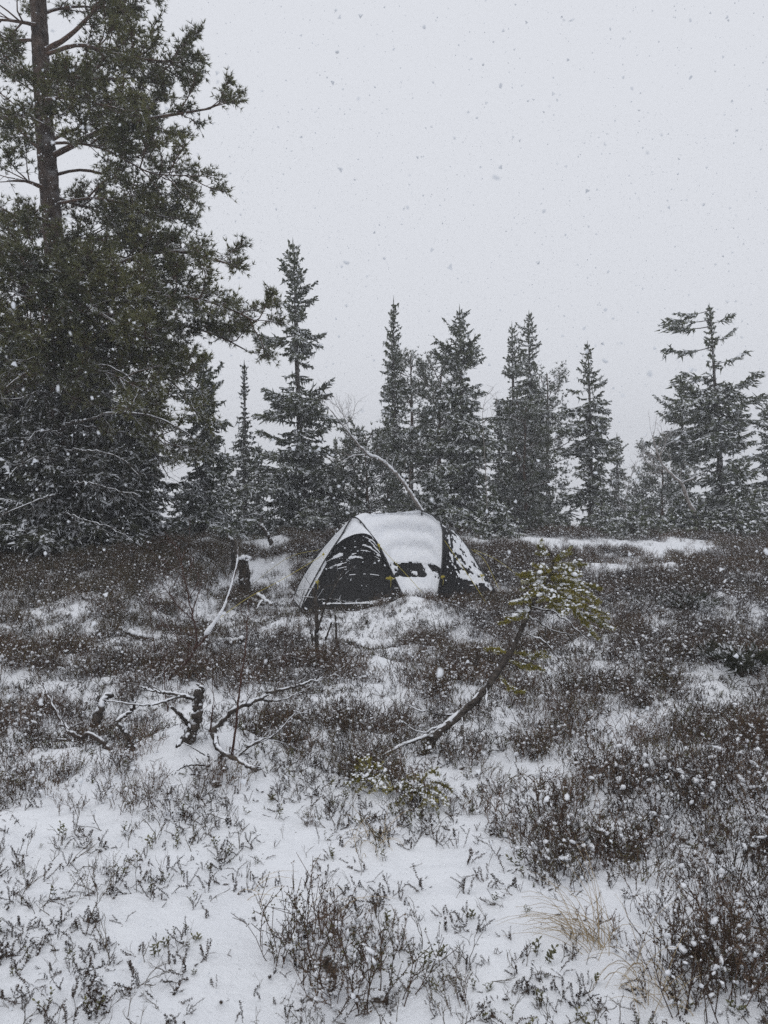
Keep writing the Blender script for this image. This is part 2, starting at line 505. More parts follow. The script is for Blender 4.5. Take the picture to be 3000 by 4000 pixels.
n5 = n.new('ShaderNodeTexNoise'); n5.inputs['Scale'].default_value = 62; n5.inputs['Detail'].default_value = 3
l.new(tc.outputs['Object'], n5.inputs['Vector'])
m5 = n.new('ShaderNodeMapRange'); m5.interpolation_type = 'SMOOTHSTEP'
m5.inputs['From Min'].default_value = 0.69; m5.inputs['From Max'].default_value = 0.73; m5.inputs['To Max'].default_value = 0.85
l.new(n5.outputs['Fac'], m5.inputs['Value'])
mxm = n.new('ShaderNodeMath'); mxm.operation = 'MAXIMUM'; l.new(mr.outputs[0], mxm.inputs[0]); l.new(m5.outputs[0], mxm.inputs[1])
mx = n.new('ShaderNodeMixRGB'); l.new(mxm.outputs[0], mx.inputs['Fac']); l.new(cs.outputs[0], mx.inputs['Color1']); l.new(cr.outputs[0], mx.inputs['Color2'])
l.new(mx.outputs[0], b.inputs['Base Color'])
b.inputs['Roughness'].default_value = 0.8
b.inputs['Specular IOR Level'].default_value = 0.25
nb = n.new('ShaderNodeTexNoise'); nb.inputs['Scale'].default_value = 28; nb.inputs['Detail'].default_value = 8; nb.inputs['Roughness'].default_value = 0.62
l.new(tc.outputs['Object'], nb.inputs['Vector'])
bp = n.new('ShaderNodeBump'); bp.inputs['Strength'].default_value = 0.55; bp.inputs['Distance'].default_value = 0.03
l.new(nb.outputs['Fac'], bp.inputs['Height']); l.new(bp.outputs[0], b.inputs['Normal'])
M['ground'] = gm

# ------------------------------------------------------------------ where heath grows
CLEAR = [(1040, 2250, 140, 70), (860, 2300, 60, 40), (1270, 2400, 180, 40), (1370, 2460, 100, 60), (1480, 2440, 110, 24), (780, 2830, 170, 120), (450, 2830, 130, 80), (230, 2860, 110, 50), (1060, 2760, 160, 40), (1240, 2500, 60, 50), (600, 2720, 90, 40), (550, 2500, 90, 30), (1720, 2860, 120, 60), (1850, 2105, 200, 10), (2100, 2112, 200, 12), (1100, 2380, 160, 30), (1450, 2540, 110, 50),
         (1950, 2112, 260, 14), (2350, 2130, 340, 21), (2650, 2148, 180, 40), (2480, 2212, 220, 26, 0.6), (2250, 2170, 150, 14, 0.6),
         (760, 2118, 160, 16), (560, 2125, 80, 8, 0.6), (1030, 2120, 110, 45), (620, 2310, 60, 20), (680, 2440, 120, 30), (900, 2440, 170, 34), (1120, 2440, 100, 40),
         (300, 2590, 80, 25), (1850, 2730, 100, 40), (1740, 2790, 80, 20), (1950, 3060, 200, 55), (2350, 2880, 110, 30), (2000, 2890, 130, 40),
         (740, 2990, 200, 60), (60, 2720, 90, 90), (1300, 2720, 120, 30), (1020, 2960, 150, 60), (1180, 3060, 160, 80), (2560, 2560, 60, 25), (2250, 2990, 110, 30),
         (2800, 2700, 80, 20), (350, 2780, 60, 50), (1600, 2640, 130, 30), (2750, 2950, 70, 25), (1450, 2600, 140, 25)]
DENSE = [(1330, 3840, 260, 210, 1.0), (960, 3040, 170, 130, 1.0), (560, 3080, 210, 110, 0.8), (1600, 3060, 170, 80, 0.7), (250, 3080, 200, 130, 0.55), (1300, 3100, 150, 70, 0.5), (300, 3450, 160, 60, 0.3), (900, 3650, 140, 60, 0.25),
         (2900, 3300, 350, 400, 1.0), (2350, 3250, 350, 250, 0.9), (2050, 3170, 200, 110, 0.6), (2780, 3900, 160, 120, 0.7), (2950, 3600, 250, 250, 0.9),
         (1250, 2580, 150, 60, 0.9), (1900, 2320, 200, 60, 0.5), (80, 3000, 140, 150, 0.35), (1780, 3950, 130, 60, 0.35)]


def heath_density(x, y, z):
    u, v = to_px(x, np.maximum(y, 0.3), z)
    edge = np.interp(u, [-500, 0, 600, 1200, 1500, 1900, 2200, 2450, 2700, 3000, 3500], [3060, 3060, 2960, 3060, 3060, 3160, 3330, 3560, 3720, 3830, 4000])
    nn = fbm(x * 2.1, y * 2.1, 4, 50)
    d = 0.92 * sstep(130, -170, v - edge + (nn - 0.5) * 420)
    d = np.maximum(d, 0.0)
    for cu, cv, ru, rv, s in DENSE:
        d = np.maximum(d, s * sstep(1.35, 0.55, ((u - cu) / ru) ** 2 + ((v - cv) / rv) ** 2 + (nn - 0.5) * 1.4))
    gaps = fbm(x * 1.9 + 40, y * 1.9, 4, 77)
    d = d * (0.25 + 0.75 * sstep(0.36, 0.52, gaps))
    for cu, cv, ru, rv, s in DENSE:
        if s >= 0.9:
            d = np.maximum(d, (0.45 if cu > 2000 else 0.8) * s * sstep(1.1, 0.45, ((u - cu) / ru) ** 2 + ((v - cv) / rv) ** 2 + (nn - 0.5) * 1.6))
    # shelter under the big trees: hardly any snow gets there, the heath stands thick
    shel = sstep(-1.6, -3.6, x) * sstep(8.0, 10.5, y)
    d = np.maximum(d, 0.95 * shel * (0.4 + 0.6 * sstep(0.3, 0.5, gaps)))
    for cu, cv, ru, rv, *st_ in CLEAR:
        d = d * (1 - (st_[0] if st_ else 0.93) * sstep(1.5, 0.5, ((u - cu) / ru) ** 2 + ((v - cv) / rv) ** 2 + (nn - 0.5) * 1.6))
    d = d * (1 - np.exp(-(((x - 0.2) / 1.55) ** 2 + ((y - 12.3) / 0.85) ** 2)) * 1.2).clip(0, 1)
    return np.clip(d, 0, 1)


# ------------------------------------------------------------------ the ground
def axis(brks):
    out = []
    for a_, b_, step in brks:
        out.append(np.arange(a_, b_, step))
    out.append([brks[-1][1]])
    return np.concatenate(out)


gx = axis([(-120, -60, 20), (-60, -16, 2), (-16, -7, 0.3), (-7, 7, 0.06), (7, 16, 0.3), (16, 60, 2), (60, 120, 20)])
gy = axis([(-30, -4, 2), (-4, 1.4, 0.3), (1.4, 7, 0.035), (7, 13, 0.07), (13, 24, 0.12), (24, 40, 0.8), (40, 90, 5), (90, 120, 15)])
GX, GY = np.meshgrid(gx, gy)
GZ = ground_z(GX, GY)
nx, ny = len(gx), len(gy)
V = np.stack([GX, GY, GZ], -1).reshape(-1, 3)
i = np.arange(ny - 1)[:, None] * nx; j = np.arange(nx - 1)[None, :]
Q = np.stack([i + j, i + j + 1, i + nx + j + 1, i + nx + j], -1).reshape(-1, 4)
mb = MB(); mb.add(V, Q)
ground = mb.build('ground', M['ground'], smooth=True)
tag(ground, 'gently rising ground under a thin uneven layer of snow', 'ground', kind='structure')
hd = heath_density(V[:, 0], V[:, 1], V[:, 2])
at_ = ground.data.attributes.new('heath', 'FLOAT', 'POINT')
at_.data.foreach_set('value', hd.astype(np.float32))

# ------------------------------------------------------------------ scattering of ground cover
def scatter(name, pts, rots, scl, idx, meshes, label, cat):
    me = bpy.data.meshes.new(name)
    me.vertices.add(len(pts)); me.vertices.foreach_set('co', np.asarray(pts, np.float32).ravel())
    A1 = me.attributes.new('rot', 'FLOAT_VECTOR', 'POINT'); A1.data.foreach_set('vector', np.asarray(rots, np.float32).ravel())
    A2 = me.attributes.new('scl', 'FLOAT', 'POINT'); A2.data.foreach_set('value', np.asarray(scl, np.float32))
    A3 = me.attributes.new('pick', 'INT', 'POINT'); A3.data.foreach_set('value', np.asarray(idx, np.int32))
    o = bpy.data.objects.new(name, me); COL.objects.link(o)
    lib = bpy.data.collections.new(name + '_kinds')
    for k, m_ in enumerate(meshes):
        lib.objects.link(bpy.data.objects.new('%s_kind_%02d' % (name, k), m_))
    ng = bpy.data.node_groups.new(name + '_scatter', 'GeometryNodeTree')
    ng.interface.new_socket('Geometry', in_out='INPUT', socket_type='NodeSocketGeometry')
    ng.interface.new_socket('Geometry', in_out='OUTPUT', socket_type='NodeSocketGeometry')
    N, L = ng.nodes, ng.links
    gi, go = N.new('NodeGroupInput'), N.new('NodeGroupOutput')
    ci = N.new('GeometryNodeCollectionInfo'); ci.inputs['Collection'].default_value = lib
    ci.inputs['Separate Children'].default_value = True; ci.inputs['Reset Children'].default_value = True
    iop = N.new('GeometryNodeInstanceOnPoints'); iop.inputs['Pick Instance'].default_value = True

    def attr(nm, ty):
        q = N.new('GeometryNodeInputNamedAttribute'); q.data_type = ty; q.inputs['Name'].default_value = nm
        return q.outputs['Attribute']
    er = N.new('FunctionNodeEulerToRotation')
    L.new(attr('rot', 'FLOAT_VECTOR'), er.inputs[0])
    L.new(gi.outputs[0], iop.inputs['Points']); L.new(ci.outputs[0], iop.inputs['Instance'])
    L.new(attr('pick', 'INT'), iop.inputs['Instance Index']); L.new(er.outputs[0], iop.inputs['Rotation'])
    L.new(attr('scl', 'FLOAT'), iop.inputs['Scale'])
    L.new(iop.outputs[0], go.inputs[0])
    md = o.modifiers.new('scatter', 'NODES'); md.node_group = ng
    return tag(o, label, cat, kind='stuff')


def heath_clump(seed, leafy=0.5, tone=0, hgt=0.20, n_st=16, snow=9, wide=0.10):
    """upright wiry stems that fork near the top, tiny leaves, lumps of snow caught among them"""
    r = np.random.default_rng(seed)
    mb = MB(); sp, lv, ld = [], [], []
    P0, P1, R0, R1 = [], [], [], []
    for k in range(n_st):
        a_ = r.random() * 6.283; d = wide * math.sqrt(r.random())
        p = np.array([math.cos(a_) * d, math.sin(a_) * d, -0.02])
        h = hgt * (0.55 + 0.6 * r.random())
        dirv = unit(np.array([math.cos(a_) * 0.35 * r.random() + r.normal() * 0.18, math.sin(a_) * 0.35 * r.random() + r.normal() * 0.18, 1.0]))
        nseg = 3
        cur = p
        for s in range(nseg):
            nxt = cur + dirv * h / nseg
            P0.append(cur); P1.append(nxt); R0.append(0.0020 - 0.0004 * s); R1.append(0.0017 - 0.0004 * s)
            if s > 0:
                for q in range(2):
                    bd = unit(dirv + r.normal(size=3) * np.array([0.55, 0.55, 0.12]))
                    e = cur + (nxt - cur) * r.random() + 0
                    e2 = e + bd * h * (0.2 + 0.25 * r.random())
                    P0.append(e); P1.append(e2); R0.append(0.0013); R1.append(0.0009)
                    for w in np.linspace(0.25, 1, 4):
                        if r.random() < leafy: lv.append(e + (e2 - e) * w); ld.append(bd)
            if s >= 1:
                for w in np.linspace(0, 1, 4):
                    if r.random() < leafy: lv.append(cur + (nxt - cur) * w); ld.append(dirv)
            sp.append(cur + (nxt - cur) * r.random())
            cur = nxt
            dirv = unit(dirv + r.normal(size=3) * np.array([0.22, 0.22, 0.05]))
    segs(mb, P0, P1, R0, R1, 3, 0)
    if lv:
        needles(mb, lv, ld, 0.011, 2, 0.006, 1.2, 1, r)
    sp = np.array(sp)
    if snow:
        pk = sp[r.integers(0, len(sp), snow)]
        lumps(mb, pk + r.normal(size=pk.shape) * 0.008, 0.0045 + 0.0105 * r.random(snow) ** 2.0, 2, r, 0.75)
    return mb.mesh('heath_clump', [M['heath_stem' if tone < 2 else 'heath_dark'], (M['heath_leaf'], M['heath_green'], M['heath_dark'])[tone], M['snow']], smooth=True)


def bilberry(seed, size=0.16):
    """bare forking twig"""
    r = np.random.default_rng(seed); mb = MB()
    P0, P1, R0, R1 = [], [], [], []

    def go(p, d, ln, rad, lev):
        q = p + d * ln * 0.5; d2 = unit(d + r.normal(size=3) * 0.16); e = q + d2 * ln * 0.5
        P0.extend([p, q]); P1.extend([q, e]); R0.extend([rad, rad * 0.88]); R1.extend([rad * 0.88, rad * 0.76])
        if lev <= 0: return
        for k in range(2 if r.random() < 0.8 else 3):
            nd = unit(d2 + r.normal(size=3) * np.array([0.5, 0.5, 0.2]) + np.array([0, 0, 0.18]))
            go(e if k == 0 else q + (e - q) * r.random(), nd, ln * (0.55 + 0.3 * r.random()), rad * 0.72, lev - 1)
    lean = unit(np.array([r.normal() * 0.45, r.normal() * 0.45, 1]))
    go(np.array([0, 0, -0.02]), lean, size * 0.45, 0.0026, 3)
    segs(mb, P0, P1, R0, R1, 4, 0)
    return mb.mesh('bilberry_twig', [M['berry_stem']])


def crowberry(seed, n_st=3, ln=0.10):
    """low arching stems set with tiny needle leaves"""
    r = np.random.default_rng(seed); mb = MB()
    for k in range(n_st):
        a_ = r.random() * 6.283; el = 0.25 + 0.9 * r.random()
        d = np.array([math.cos(a_) * math.cos(el), math.sin(a_) * math.cos(el), math.sin(el)])
        p = np.array([r.normal() * 0.02, r.normal() * 0.02, -0.01]); pts = [p]
        L_ = ln * (0.6 + 0.7 * r.random())
        for s in range(6):
            d = unit(d + r.normal(size=3) * 0.2 + np.array([0, 0, 0.07])); pts.append(pts[-1] + d * L_ / 6)
        pts = np.array(pts)
        segs(mb, pts[:-1], pts[1:], 0.0016, 0.0013, 3, 0)
        t = np.linspace(0.25, 1, 11) * 6
        pp = np.stack([np.interp(t, np.arange(7), pts[:, q]) for q in range(3)], 1)
        dd = np.repeat(unit(pts[-1] - pts[0])[None], len(pp), 0)
        needles(mb, pp, dd, 0.011, 5, 0.0065, 1.6, 0, r)
        if r.random() < 0.5:
            blobs(mb, pp[r.integers(3, 11, 2)] + np.array([0, 0, 0.005]), 0.007, 1, r)
    return mb.mesh('crowberry_sprig', [M['crowberry'], M['snow']])


def lingon(seed):
    r = np.random.default_rng(seed); mb = MB()
    for k in range(2):
        p = np.array([r.normal() * 0.02, r.normal() * 0.02, -0.01]); h = 0.05 + 0.05 * r.random()
        top = p + np.array([r.normal() * 0.02, r.normal() * 0.02, h])
        segs(mb, [p], [top], 0.0018, 0.0014, 4, 0)
        for q in range(8):
            e = p + (top - p) * (0.35 + 0.65 * q / 7); a_ = q * 2.4 + r.random()
            d = np.array([math.cos(a_), math.sin(a_), 0.35 + 0.3 * r.random()]); sd = np.array([-math.sin(a_), math.cos(a_), 0]); L_ = 0.016 + 0.008 * r.random()
            W = L_ * 0.3
            mb.add([e, e + d * L_ * 0.35 + sd * W, e + d * L_ * 0.8 + sd * W * 0.8, e + d * L_, e + d * L_ * 0.8 - sd * W * 0.8, e + d * L_ * 0.35 - sd * W], [[0, 1, 2, 3, 4, 5]], 1)
    return mb.mesh('lingonberry', [M['berry_stem'], M['lingon_leaf']])


def random_points(n, x_half, y0, y1, r):
    """points over the wedge of ground in view and a margin beside it, about even per square metre"""
    y = np.sqrt(r.random(n) * (y1 ** 2 - y0 ** 2) + y0 ** 2)
    x = (r.random(n) * 2 - 1) * (x_half * y + 0.9)
    return x, y


r = np.random.default_rng(21)
# thick heath
x, y = random_points(52000, 0.56, 1.9, 21.0, r)
z = ground_z(x, y)
d = heath_density(x, y, z)
patch = fbm(x * 4.2, y * 4.2, 3, 160)
u_, v_ = to_px(x, y, z)
thick_ = np.maximum(sstep(2000, 2400, u_) * sstep(2750, 3000, v_), sstep(1.3, 0.6, ((u_ - 1340) / 230) ** 2 + ((v_ - 3830) / 190) ** 2))
ok = r.random(len(x)) < d * (0.27 + 0.50 * sstep(0.36, 0.62, patch)) * (1 - 0.12 * thick_ * (u_ > 1900))
x, y, z, d, thick_ = x[ok], y[ok], z[ok], d[ok], thick_[ok]
kinds = [heath_clump(100 + k, leafy=0.35 + 0.12 * (k % 4), tone=(1 if k in (3, 7) else 2 if k in (1, 5, 9) else 0), hgt=0.125 + 0.02 * (k % 5), n_st=11 + (k % 3) * 3, snow=(14 if k in (3, 7) else 24 + 6 * (k % 4))) for k in range(10)]
u_, v_ = to_px(x, y, z)
green_zone = sstep(-1.2, -3.0, x) * sstep(6.5, 9, y)
tone_n = fbm(x * 0.8 + 7, y * 0.8, 3, 140) + 0.25 * (r.random(len(x)) - 0.5)
brown, dark_, green_ = np.array([0, 2, 4, 6, 8]), np.array([1, 5, 9]), np.array([3, 7])
pick = np.where(tone_n > 0.56, dark_[r.integers(0, 3, len(x))], brown[r.integers(0, 5, len(x))])
gsel = r.random(len(x)) < 0.10 + 0.55 * green_zone + 0.35 * (tone_n < 0.40)
pick = np.where(gsel, green_[r.integers(0, 2, len(x))], pick)
size = (0.55 + 0.6 * r.random(len(x))) * (0.65 + 0.45 * d) * (1 + 0.25 * sstep(9, 14, y)) * (1 + 0.12 * thick_)
rots = np.stack([r.normal(size=len(x)) * 0.16, r.normal(size=len(x)) * 0.16, r.random(len(x)) * 6.283], 1)
scatter('heath', np.stack([x, y, z], 1), rots, size, pick, kinds, 'brown wiry heather and bilberry heath with snow caught among its stems', 'heath')
N_HEATH = len(x)

# thin sprigs on the open snow
x, y = random_points(125000, 0.56, 1.8, 13.5, r)
z = ground_z(x, y); d = heath_density(x, y, z)
cl = fbm(x * 2.4, y * 2.4, 3, 91)
ok = r.random(len(x)) < np.clip(0.60 * sstep(0.38, 0.62, cl) + 0.10, 0, 1) * (1 - 0.5 * d) * (1 - np.clip(np.exp(-(((x - 0.2) / 1.6) ** 2 + ((y - 12.3) / 0.9) ** 2)) * 1.3, 0, 1))
x, y, z = x[ok], y[ok], z[ok]
kinds = [crowberry(300 + k, 2 + k % 3, 0.07 + 0.015 * k) for k in range(5)] + [bilberry(330 + k, 0.12 + 0.03 * k) for k in range(5)] + [lingon(360 + k) for k in range(3)]
pr = np.array([.14] * 5 + [.038] * 5 + [.037] * 3); pr = pr / pr.sum()
pick = r.choice(13, len(x), p=pr)
rots = np.stack([r.normal(size=len(x)) * 0.2, r.normal(size=len(x)) * 0.2, r.random(len(x)) * 6.283], 1)
scatter('dwarf_shrub_sprigs', np.stack([x, y, z], 1), rots, 0.28 + 0.55 * r.random(len(x)) ** 1.5, pick, kinds, 'tiny crowberry, bilberry and lingonberry sprigs poking through the snow', 'sprigs')


# ------------------------------------------------------------------ trees
def spruce_shoots(H, R, r, base=0.03, dens=1.4, gap=0.12, tuft=0.032, lean=(0, 0), long_arm=0.06, narrow_top=0.35, droop=1.0, bare=0.0, hang=0.35, twig_len=1.0, arms=(), prof_cut=None):
    """trunk path, branch wood and needle shoots of one spruce standing at the origin"""
    nT = 14
    t = np.linspace(0, 1, nT)
    wob = np.cumsum(r.normal(size=(nT, 2)) * 0.012 * H / 8, axis=0)
    trunk = np.stack([lean[0] * t ** 1.2 + wob[:, 0] - wob[0, 0], lean[1] * t + wob[:, 1] - wob[0, 1], -0.25 + (H + 0.25) * t], 1)
    r0 = 0.011 * H + 0.03
    rad = r0 * (1 - t) ** 0.9 + 0.008
    W0, W1, WR0, WR1, S0, S1, SR = [], [], [], [], [], [], []
    def clad(pts, ln, sd, first, is_bare):
        s = np.linspace(0, 1, 5)
        W0.append(pts[:-1]); W1.append(pts[1:])
        wr = 0.006 + 0.010 * ln
        WR0.append(wr * (1 - 0.7 * s[:-1])); WR1.append(wr * (1 - 0.7 * s[1:]))
        if is_bare: return
        m = max(4, int(ln * (1 - first) / 0.037 * dens))
        ss = np.sort(first + (1 - first) * r.random(m))
        B = np.stack([np.interp(ss, s, pts[:, q]) for q in range(3)], 1)
        tang = unit(pts[-1] - pts[0])
        sgn = np.where(np.arange(m) % 2 == 0, 1, -1)[:, None]
        tl = np.clip(ln * 0.42 * (1.15 - ss * 0.75), 0.07, 0.36) * (0.5 + 0.8 * r.random(m)) * twig_len
        dv = unit(tang * (0.55 + 0.3 * r.random((m, 1))) + sd * sgn * (0.45 + 0.6 * r.random((m, 1))) + np.array([0, 0, 1.0]) * (r.normal(size=(m, 1)) * 0.25 - 0.2 * droop))
        E = B + dv * tl[:, None]
        S0.append(B); S1.append(E); SR.append(tuft * (0.7 + 0.6 * r.random(m)))
        m2 = np.where(tl > 0.11)[0]                       # side shoots on the longer twigs
        for rep in range(2):
            if len(m2) == 0: break
            f = (0.25 + 0.6 * r.random(len(m2)))[:, None]
            b2 = B[m2] + (E[m2] - B[m2]) * f
            d2 = unit(dv[m2] + r.normal(size=(len(m2), 3)) * np.array([0.6, 0.6, 0.35]) + np.array([0, 0, -0.12]))
            S0.append(b2); S1.append(b2 + d2 * (tl[m2] * (0.35 + 0.35 * r.random(len(m2))))[:, None]); SR.append(tuft * (0.65 + 0.5 * r.random(len(m2))))
        m3 = np.where(r.random(m) < hang)[0]              # hanging sprays and lichen
        if len(m3):
            d3 = unit(np.array([0, 0, -1.0]) + r.normal(size=(len(m3), 3)) * 0.25)
            S0.append(B[m3]); S1.append(B[m3] + d3 * (0.06 + 0.16 * r.random(len(m3)))[:, None]); SR.append(tuft * (0.5 + 0.4 * r.random(len(m3))))
        S0.append(pts[-2:-1]); S1.append(pts[-1:] + tang * 0.04); SR.append(np.array([tuft]))

    for a_, e_ in arms:                                   # arms that stick out of the outline
        dv_ = e_ - a_; ln_ = np.linalg.norm(dv_)
        pts_ = smooth_path([a_, a_ + dv_ * 0.5 + np.array([0, 0, -0.09 * ln_]), e_], 5)
        clad(pts_, ln_, unit(np.cross(unit(dv_), [0, 0, 1.0])), 0.30, False)
    z = base * H
    ph = r.random() * 9
    while z < H * 0.985:
        tt = z / H
        c = np.array([np.interp(tt, t, trunk[:, 0]), np.interp(tt, t, trunk[:, 1]), z])
        prof = R * ((1 - tt) ** 1.15 * (1 - narrow_top) + narrow_top * (1 - tt) ** 0.42) * (0.92 + 0.38 * float(sstep(0.3, 0.75, tt)))
        prof *= 0.42 + 1.0 * vnoise(np.array([z * 1.25 + ph]), np.array([ph]), 3)[0]
        if prof_cut and tt > prof_cut[0]: prof *= prof_cut[1]
        prof = max(prof, 0.10)
        gapped = gap > 0 and vnoise(np.array([z * 1.7 + ph * 3]), np.array([1.5]), 8)[0] < gap and 0.12 < tt < 0.86
        nb = r.integers(4, 7) if not gapped else r.integers(1, 4)
        if gapped: prof *= 0.6
        a0 = r.random() * 6.283
        for k in range(nb):
            az = a0 + k * 6.283 / max(nb, 1) + r.normal() * 0.35
            ln = prof * (0.5 + 0.55 * r.random()) * (0.65 + 0.7 * vnoise(np.array([z * 0.8 + ph]), np.array([az * 0.95]), 19)[0])
            if r.random() < long_arm: ln = prof * (1.2 + 0.5 * r.random())
            out = np.array([math.cos(az), math.sin(az), 0]); sd = np.array([-math.sin(az), math.cos(az), 0])
            el = (0.55 - 0.9 * (1 - tt) ** 0.7 * droop) + r.normal() * 0.12 if tt > 0.72 else (-0.28 * droop + r.normal() * 0.16)
            s = np.linspace(0, 1, 5)
            hgt = ln * (math.tan(el) * s - 0.18 * droop * s ** 1.0 + (0.32 * droop) * s ** 2.6)
            pts = c + out * (ln * s)[:, None] + sd * (r.normal() * 0.12 * ln * s ** 2)[:, None] + np.array([0, 0, 1.0]) * hgt[:, None]
            clad(pts, ln, sd, 0.12, r.random() < bare * (1 - tt))
        z += (0.10 + 0.09 * r.random()) * (1.0 if H > 5 else 0.8) / dens ** 0.3
    S0.append(trunk[-2:-1] * 0.3 + trunk[-1:] * 0.7); S1.append(trunk[-1:] + np.array([[0, 0, 0.12]])); SR.append(np.array([tuft]))
    cat = np.concatenate
    return trunk, rad, cat(W0), cat(W1), cat(WR0), cat(WR1), cat(S0), cat(S1), cat(SR)


def spruce(u, Y, top_v, half_px, label, seed, top_u=None, group='trees along the rise', mat='spruce_needles', z0=None, arms=(), **kw):
    r = np.random.default_rng(seed)
    x0 = (u - 1500) / F * Y
    zb = gz(x0, Y) if z0 is None else z0
    top = at(top_u if top_u is not None else u, top_v, Y)
    H = top[2] - zb
    R = half_px / F * Y
    tr, rad, W0, W1, WR0, WR1, S0, S1, SR = spruce_shoots(H, R, r, lean=(top[0] - x0, 0), arms=[(at(ua, va, Y) - np.array([x0, Y, zb]), at(ub, vb, Y + dy) - np.array([x0, Y, zb])) for ua, va, ub, vb, dy in arms], **kw)
    root = empty('spruce_tree', (x0, Y, zb), label, 'spruce', group)
    mb = MB(); tube(mb, tr, rad, 7, 0, 0.12, r)
    mb.build('trunk', M['spruce_bark'], root, smooth=True)
    mb = MB(); segs(mb, W0, W1, WR0, WR1, 3, 0)
    tag(mb.build('branchwork', M['spruce_bark'], root), kind='stuff')
    mb = MB(); spindles(mb, S0, S1, SR, 0, r)
    mb.build('crown', M[mat], root)
    return root, len(S0)


def pine_shoots(limbs, r, sec=0.30, ter=0.13, tuft_gap=0.055, sec_len=0.62, up=0.25, lvl_len=0.30, inner=0.15, tuft_from=0.32):
    """from limb paths grow side branches, twigs and the points where needle tufts sit"""
    P0, P1, R0, R1, TP, TD = [], [], [], [], [], []
    for path, rad, bare in limbs:
        n = len(path)
        cum = np.concatenate([[0], np.cumsum(np.linalg.norm(np.diff(path, axis=0), axis=1))])
        L = cum[-1]
        m = max(3, int(L * (1 - bare) / sec * 2.0))
        for s in np.sort(bare + (1 - bare) * r.random(m)):
            d_ = s * L
            p = np.array([np.interp(d_, cum, path[:, q]) for q in range(3)])
            k = min(np.searchsorted(cum, d_), n - 1); tg = unit(path[k] - path[k - 1])
            side = unit(np.cross(tg, [0, 0, 1.0])) * (1 if r.random() < 0.5 else -1)
            d = unit(tg * (0.55 + 0.4 * r.random()) + side * (0.2 + 0.8 * r.random()) + np.array([0, 0, 1.0]) * (up + r.normal() * 0.38))
            sl = sec_len * (0.5 + 0.8 * r.random()) * (1.15 - 0.45 * s)
            pts = [p]
            for q in range(4):
                d = unit(d + r.normal(size=3) * 0.16 + np.array([0, 0, 0.05])); pts.append(pts[-1] + d * sl / 4)
            pts = np.array(pts)
            P0.append(pts[:-1]); P1.append(pts[1:])
            w = 0.010 * sl / 0.6 * np.array([1, .8, .6, .45, .3]) + 0.002
            R0.append(w[:-1]); R1.append(w[1:])
            mt = max(3, int(sl / ter * 2))
            sb = np.sort(inner + (1 - inner) * r.random(mt) ** 0.7)
            B = np.stack([np.interp(sb, np.linspace(0, 1, 5), pts[:, q]) for q in range(3)], 1)
            tg2 = unit(pts[-1] - pts[0])
            dv = unit(tg2 * 0.6 + r.normal(size=(mt, 3)) * np.array([0.55, 0.55, 0.4]) + np.array([0, 0, 0.22]))
            tl = lvl_len * (0.35 + 0.75 * r.random(mt)) * (1.1 - 0.4 * sb)
            E = B + dv * tl[:, None]
            P0.append(B); P1.append(E); R0.append(np.full(mt, 0.0045)); R1.append(np.full(mt, 0.003))
            for q in range(mt):
                nt_ = max(2, int(tl[q] * 0.75 / tuft_gap))
                f = np.linspace(tuft_from, 1.0, nt_)[:, None]
                TP.append(B[q] + (E[q] - B[q]) * f + r.normal(size=(nt_, 3)) * 0.006); TD.append(unit(dv[q] + r.normal(size=(nt_, 3)) * 0.35 + np.array([0, 0, 0.2])))
            TP.append(pts[-2:]); TD.append(np.repeat(tg2[None], 2, 0))
    c = np.concatenate
    return c(P0), c(P1), c(R0), c(R1), c(TP), c(TD)


